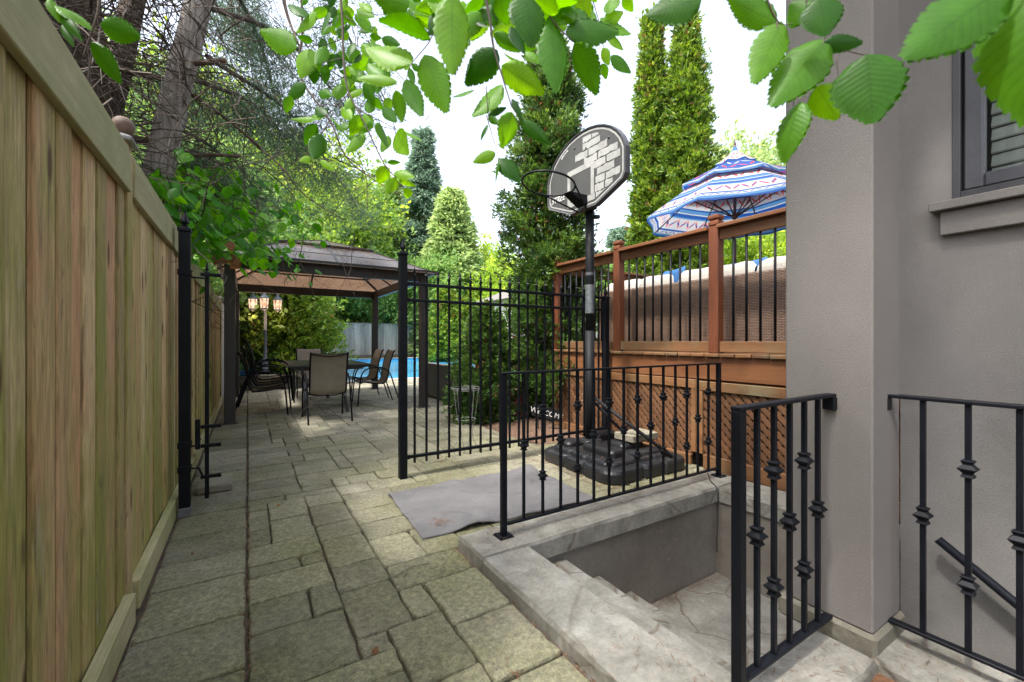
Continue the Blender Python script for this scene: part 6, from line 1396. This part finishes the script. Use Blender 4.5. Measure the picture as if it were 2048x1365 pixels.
def branch(name, label, twigs, leaves, conv, d, fills=0, mat='elm'):
    p0 = P(*conv(*twigs[0][0][0]), d); t = thing(name, label, 'branch', tuple(p0))
    e = MB()
    for (pts, r_) in twigs:
        q = [P(*conv(*p[:2]), d*(p[2] if len(p) > 2 else 1)) for p in pts]; e.tube(smooth_path(q, 4), list(np.linspace(r_, r_*.4, (len(q)-1)*4+1)), 6)
    items = []
    for lf in leaves:
        b_, t_, w_ = lf[0], lf[1], lf[2]; dm = lf[3] if len(lf) > 3 else 1; r_ = lf[4] if len(lf) > 4 else None
        items.append(leaf_item(conv(*b_), conv(*t_), d*dm, w_, rl_.uniform(-.02, .03)*d, r_))
    for (b_, ln, ang, dm) in fills if fills else []:
        t_ = (b_[0]+ln*math.cos(ang), b_[1]+ln*math.sin(ang)); items.append(leaf_item(conv(*b_), conv(*t_), d*dm, rl_.uniform(.24, .32), rl_.uniform(-.25, .25)*ln/2.6/FPX*d))
        bb, tt = items[-1][0], items[-1][1]
    e.build('twig', M['twig'], t); blades('leaves', items, LM[mat], t); return t
def fills_along(path, n, ln, spread, seed, dm=(1, 1.25)):
    r_ = random.Random(seed); out = []
    for k in range(n):
        i = r_.randrange(len(path)-1); f = r_.random(); x = path[i][0]+(path[i+1][0]-path[i][0])*f+r_.gauss(0, spread); y = path[i][1]+(path[i+1][1]-path[i][1])*f+r_.gauss(0, spread)
        out.append(((x, y), r_.uniform(*ln), r_.uniform(.1, PI-.1) if r_.random() < .75 else r_.uniform(0, 2*PI), r_.uniform(*dm)))
    return out
pathL = [(470, -60), (485, 100), (488, 250), (500, 400), (525, 500), (600, 640), (700, 850), (765, 930)]
twL = [(pathL, .0032), ([(488, 200), (400, 230), (250, 245)], .0013), ([(500, 400), (430, 430), (360, 470)], .0012), ([(525, 480), (440, 570), (390, 620)], .0012), ([(490, 300), (430, 315), (350, 330)], .0012), ([(500, 80), (600, 170), (640, 260)], .0015), ([(560, 570), (700, 640), (790, 690)], .0012)]
lvL = [((245, 250), (50, 155), .27), ((350, 60), (240, 170), .27), ((300, 90), (200, 12), .3), ((410, 60), (375, 170), .3), ((330, 215), (250, 190), .3), ((325, 255), (262, 405), .34), ((400, 240), (345, 340), .32), ((330, 345), (335, 440), .38, 1, .05), ((400, 335), (395, 440), .34, 1, .1),
       ((290, 435), (190, 520), .32, 1, .1), ((215, 500), (185, 590), .3, 1, .3), ((420, 610), (525, 730), .26), ((345, 620), (215, 625), .18), ((350, 650), (290, 760), .28), ((375, 700), (330, 835), .3, 1, .15), ((390, 615), (320, 600), .18), ((480, 560), (535, 625), .3), ((575, 600), (530, 715), .33), ((360, 480), (430, 500), .28),
       ((400, 600), (340, 560), .38, 1, .1), ((600, 700), (510, 800), .28), ((680, 640), (720, 770), .34), ((650, 640), (600, 650), .3), ((770, 690), (835, 810), .35), ((790, 680), (905, 735), .22), ((720, 870), (668, 962), .32, 1, .9), ((768, 930), (715, 1015), .34, 1, .9), ((755, 905), (862, 925), .22, 1, .95), ((780, 940), (870, 975), .2, 1, .95), ((830, 985), (822, 1042), .42, 1, 1),
       ((320, 825), (260, 845), .3, 1, .95), ((370, 840), (445, 895), .2, 1, 1), ((540, 220), (520, 290), .35), ((580, 280), (545, 330), .3), ((640, 60), (570, 10), .3), ((700, 70), (740, 20), .3), ((560, 80), (640, 170), .26), ((620, 330), (700, 395), .3), ((590, 440), (650, 520), .3), ((640, 510), (700, 575), .3), ((700, 560), (770, 640), .3), ((720, 850), (790, 850), .22, 1, .3), ((300, -20), (270, 25), .4), ((440, 30), (430, 95), .4, 1, .05), ((520, 350), (570, 395), .3)]
branch('elm_branch', 'elm branch with small sunlit leaves hanging left of the centre, over the walkway', twL, lvL, Z2, 1.05, fills_along(pathL[:6], 60, (60, 105), 70, 3)+fills_along([(500, 0), (640, 200), (760, 350)], 30, (60, 110), 70, 9))
pathC = [(1230, -60), (1262, 120), (1280, 250), (1325, 400), (1375, 560)]
twC = [(pathC, .0022), ([(1240, 600), (1270, 700), (1310, 835)], .0009), ([(1375, 560), (1420, 625)], .0008), ([(980, -40), (960, 180), (850, 330), (820, 410)], .0010), ([(1500, -40), (1600, 120), (1700, 215)], .0016), ([(1240, 450), (1250, 610)], .0009)]
lvC = [((948, 200), (675, 100), .25), ((852, 328), (605, 245), .27), ((915, 283), (1035, 592), .27), ((1062, -40), (1062, 395), .24, .72), ((1320, 340), (1548, 490), .28), ((1300, 260), (1130, 445), .36), ((1372, 135), (1440, 278), .26, 1, .0), ((1575, 112), (1612, 482), .24), ((1655, 165), (1942, 160), .24), ((1700, 225), (1826, 498), .27),
       ((1325, 440), (1165, 612), .30), ((1376, 585), (1325, 775), .32), ((1420, 625), (1578, 760), .2), ((1305, 843), (1285, 968), .34), ((1310, 830), (1420, 952), .26), ((1290, 800), (1170, 850), .26), ((1247, 650), (1210, 735), .24, 1, .1), ((820, 410), (905, 612), .24), ((775, 430), (555, 405), .16), ((765, 470), (800, 642), .28), ((1105, 5), (870, 45), .26), ((1210, 60), (1120, 200), .3),
       ((1440, -40), (1480, 240), .32, .8), ((1300, -40), (1350, 130), .34, .85), ((1620, 60), (1480, -20), .3, .85), ((1500, 50), (1720, 10), .24), ((1280, 170), (1420, 270), .24), ((1180, 470), (1060, 505), .24), ((1250, 605), (1350, 560), .16), ((1250, 610), (1310, 650), .26), ((1300, 750), (1340, 780), .3), ((1375, 515), (1430, 625), .14, 1, 0), ((1180, 100), (1250, 140), .2, 1, 0), ((1335, 40), (1338, 120), .26, 1, 0), ((1130, 410), (1160, 290), .2, 1, .05),
       ((1440, 270), (1530, 330), .22), ((1330, 270), (1420, 320), .26), ((980, -60), (1000, 90), .3), ((900, 0), (830, -40), .3), ((1480, 230), (1530, 200), .2), ((1640, -30), (1710, 100), .3), ((1010, 60), (940, 180), .3), ((1600, 20), (1640, 110), .3)]
branch('elm_branch', 'elm branch with large serrated leaves hanging at the top centre of the view', twC, lvC, Z2, .56, fills_along([(820, -40), (1250, 50), (1700, -20)], 56, (120, 210), 60, 5, (1, 1.3)))
pathR = [(1780, -60), (1830, 100), (1850, 220), (1880, 290)]
branch('elm_branch', 'small elm twig hanging between the top leaves and the tall arborvitae', [(pathR, .0012), ([(1700, -60), (1740, 60)], .001)], [((1800, 20), (1735, 110), .3), ((1840, 90), (2000, 180), .3), ((1860, 110), (1960, 60), .34), ((1895, 290), (2002, 380), .32), ((1850, 250), (1885, 340), .34), ((1880, 180), (1960, 260), .3), ((1740, -30), (1700, 110), .28), ((1900, -20), (1890, 70), .34), ((1960, -20), (2010, 60), .34), ((1820, 10), (1790, -40), .3), ((1760, 60), (1820, 120), .3), ((1850, 330), (1870, 415), .3)], Z2, .95)
twR = [([(700, -80), (785, 108), (860, 120)], .0010), ([(780, 110), (800, 300)], .0007), ([(1060, -80), (1025, 190), (1030, 240)], .0012), ([(1025, 200), (890, 470), (860, 540)], .0008), ([(1085, 290), (1095, 410)], .0006), ([(1230, 280), (1140, 260), (1040, 240)], .0007), ([(930, -60), (935, 100)], .0008)]
lvR = [((395, -10), (110, 75), .34), ((780, 110), (525, -20), .26), ((805, 105), (660, 432), .27), ((1030, 195), (748, 545), .33), ((1000, -20), (1030, 182), .42, .95, .1), ((930, 105), (850, 10), .4, 1, .3), ((1010, 225), (1228, 215), .24, 1, .0), ((1240, 275), (1275, 632), .43, .9), ((985, 440), (1092, 612), .38), ((900, 520), (810, 835), .29)]
branch('elm_branch', 'elm twig with broad leaves hanging in front of the stucco pier', twR, lvR, Z8, .40)
branch('elm_branch', 'elm twig with two very large blurred leaves in front of the house window', [([(1950, -150), (2000, -80), (2100, -60)], .0012)], [((1990, -110), (1425, 305), .24), ((2100, -110), (2090, 640), .29)], Z8, .24)
branch('elm_branch', 'elm twig with a few dark leaves above the wooden fence at the left', [([(540, -60), (535, 60), (490, 200), (450, 320)], .0022), ([(290, -20), (330, 60)], .001)], [((300, 25), (515, 160), .28), ((545, 130), (770, 195), .33), ((495, 225), (662, 455), .22, 1, .1), ((330, 70), (445, 215), .18, 1, .1), ((270, -10), (330, 120), .2), ((340, 130), (400, 250), .16, 1, .1)], Z1, .62)
# ---------------------------------------------------------------- vine over the fence
vt = thing('climbing_vine', 'leafy green vine spilling over the wooden fence above the gate post', 'vine', (-.5, 5.0, 1.9))
stems = [[(-.52, 3.9, 2.0), (-.40, 4.2, 2.30), (-.15, 4.7, 2.22), (.10, 5.2, 2.0)], [(-.5, 4.2, 2.1), (-.3, 4.8, 2.5), (.05, 5.6, 2.5), (.35, 6.2, 2.2)], [(-.5, 4.6, 2.1), (-.35, 5.0, 2.3), (-.2, 5.5, 2.3), (-.1, 6.0, 2.15)], [(-.55, 4.0, 2.1), (-.5, 4.6, 2.55), (-.3, 5.6, 2.75), (.1, 6.4, 2.6)], [(-.5, 5, 2), (-.2, 5.6, 2.25), (.15, 6.0, 2.15), (.5, 6.5, 2.05)],
         [(-.5, 3.8, 1.95), (-.42, 4.1, 2.15), (-.3, 4.4, 2.0), (-.22, 4.8, 1.85)], [(-.5, 4.4, 2.2), (-.15, 5.0, 2.62), (.3, 5.7, 2.72), (.75, 6.3, 2.45)]]
e = MB(); items = []; rv = random.Random(9); dry = []
for s_ in stems:
    pts = smooth_path(s_, 6); e.tube(pts, list(np.linspace(.007, .002, len(pts))), 6)
    for k in range(85):
        p = pts[rv.randrange(1, len(pts))]+Vector((rv.gauss(0, .10), rv.gauss(0, .14), rv.gauss(.08, .10))); a = rv.uniform(0, 2*PI); L_ = rv.uniform(.085, .15); d = Vector((math.cos(a)*.6+.25, math.sin(a)*.6-.1, -.65)).normalized()
        nv = Vector((rv.gauss(.2, .35), rv.gauss(-.35, .35), 1)); it = (p, p+d*L_, nv, .38, rv.uniform(.0, .2), rv.random()); (items if rv.random() > .0 else dry).append(it)
for k in range(7):
    p = Vector((-.13, 4.9, 2.02))+Vector((rv.gauss(.0, .05), rv.gauss(.25, .3), rv.gauss(0, .02))); dry.append((p, p+Vector((rv.gauss(0, .04), rv.gauss(0, .04), -.09)), Vector((.2, -1, .2)), .4, .3, rv.random()))
e.build('stem', M['twig'], vt); blades('leaves', items, LM['vine'], vt); blades('dry_leaves', dry, LM['dry'], vt)
# elm of the hanging branches: unseen crown added overhead to shade the pier
blob_tree('elm_shade_tree', 'unseen elm over the walkway, its crown added to dapple the pier with shade', (-.3, .9, 5.5), 2.0, 'mid', 760, .10, .036, k=5, trunk_r=.13, seed=33, sq=(1.25, 1.15, .7), shell=.2, base=(-1.25, -1.7))
# leaves and needle clumps dropped on the paving
rs = np.random.RandomState(88); its = []
for k in range(26):
    x, y = rs.uniform(-.3, 2.6), rs.uniform(1.0, 6.5)
    if x > .95 and y < 2.25: continue
    a = rs.uniform(0, 2*PI); L_ = rs.uniform(.018, .045); b = Vector((x, y, .006)); its.append((b, b+Vector((math.cos(a)*L_, math.sin(a)*L_, .004)), Vector((0, 0, 1)), .3, .2, rs.rand()))
props(blades('fallen_leaves', its, LM['dry'], None), 'small dry brown leaves fallen on the paving of the walkway', 'leaves', kind='stuff')
# a small weed or two in the joints and the strip below the railing
wd_ = thing('small_weed', 'tiny green weed growing in the needles beside the pier', 'weed', (1.72, .40, 0)); v_ = RS.randn(14, 3)*np.array([.02, .02, 0])+np.array([1.72, .40, .003])
Q, rr = spray(v_, np.tile([0, 0, 1.], (14, 1)), 4, .03, .005, .7, .1); quads('leaves', Q, rr, LM['bright'], wd_)
# ---------------------------------------------------------------- added overhead shade tree (out of view, left and behind): dapples the pier
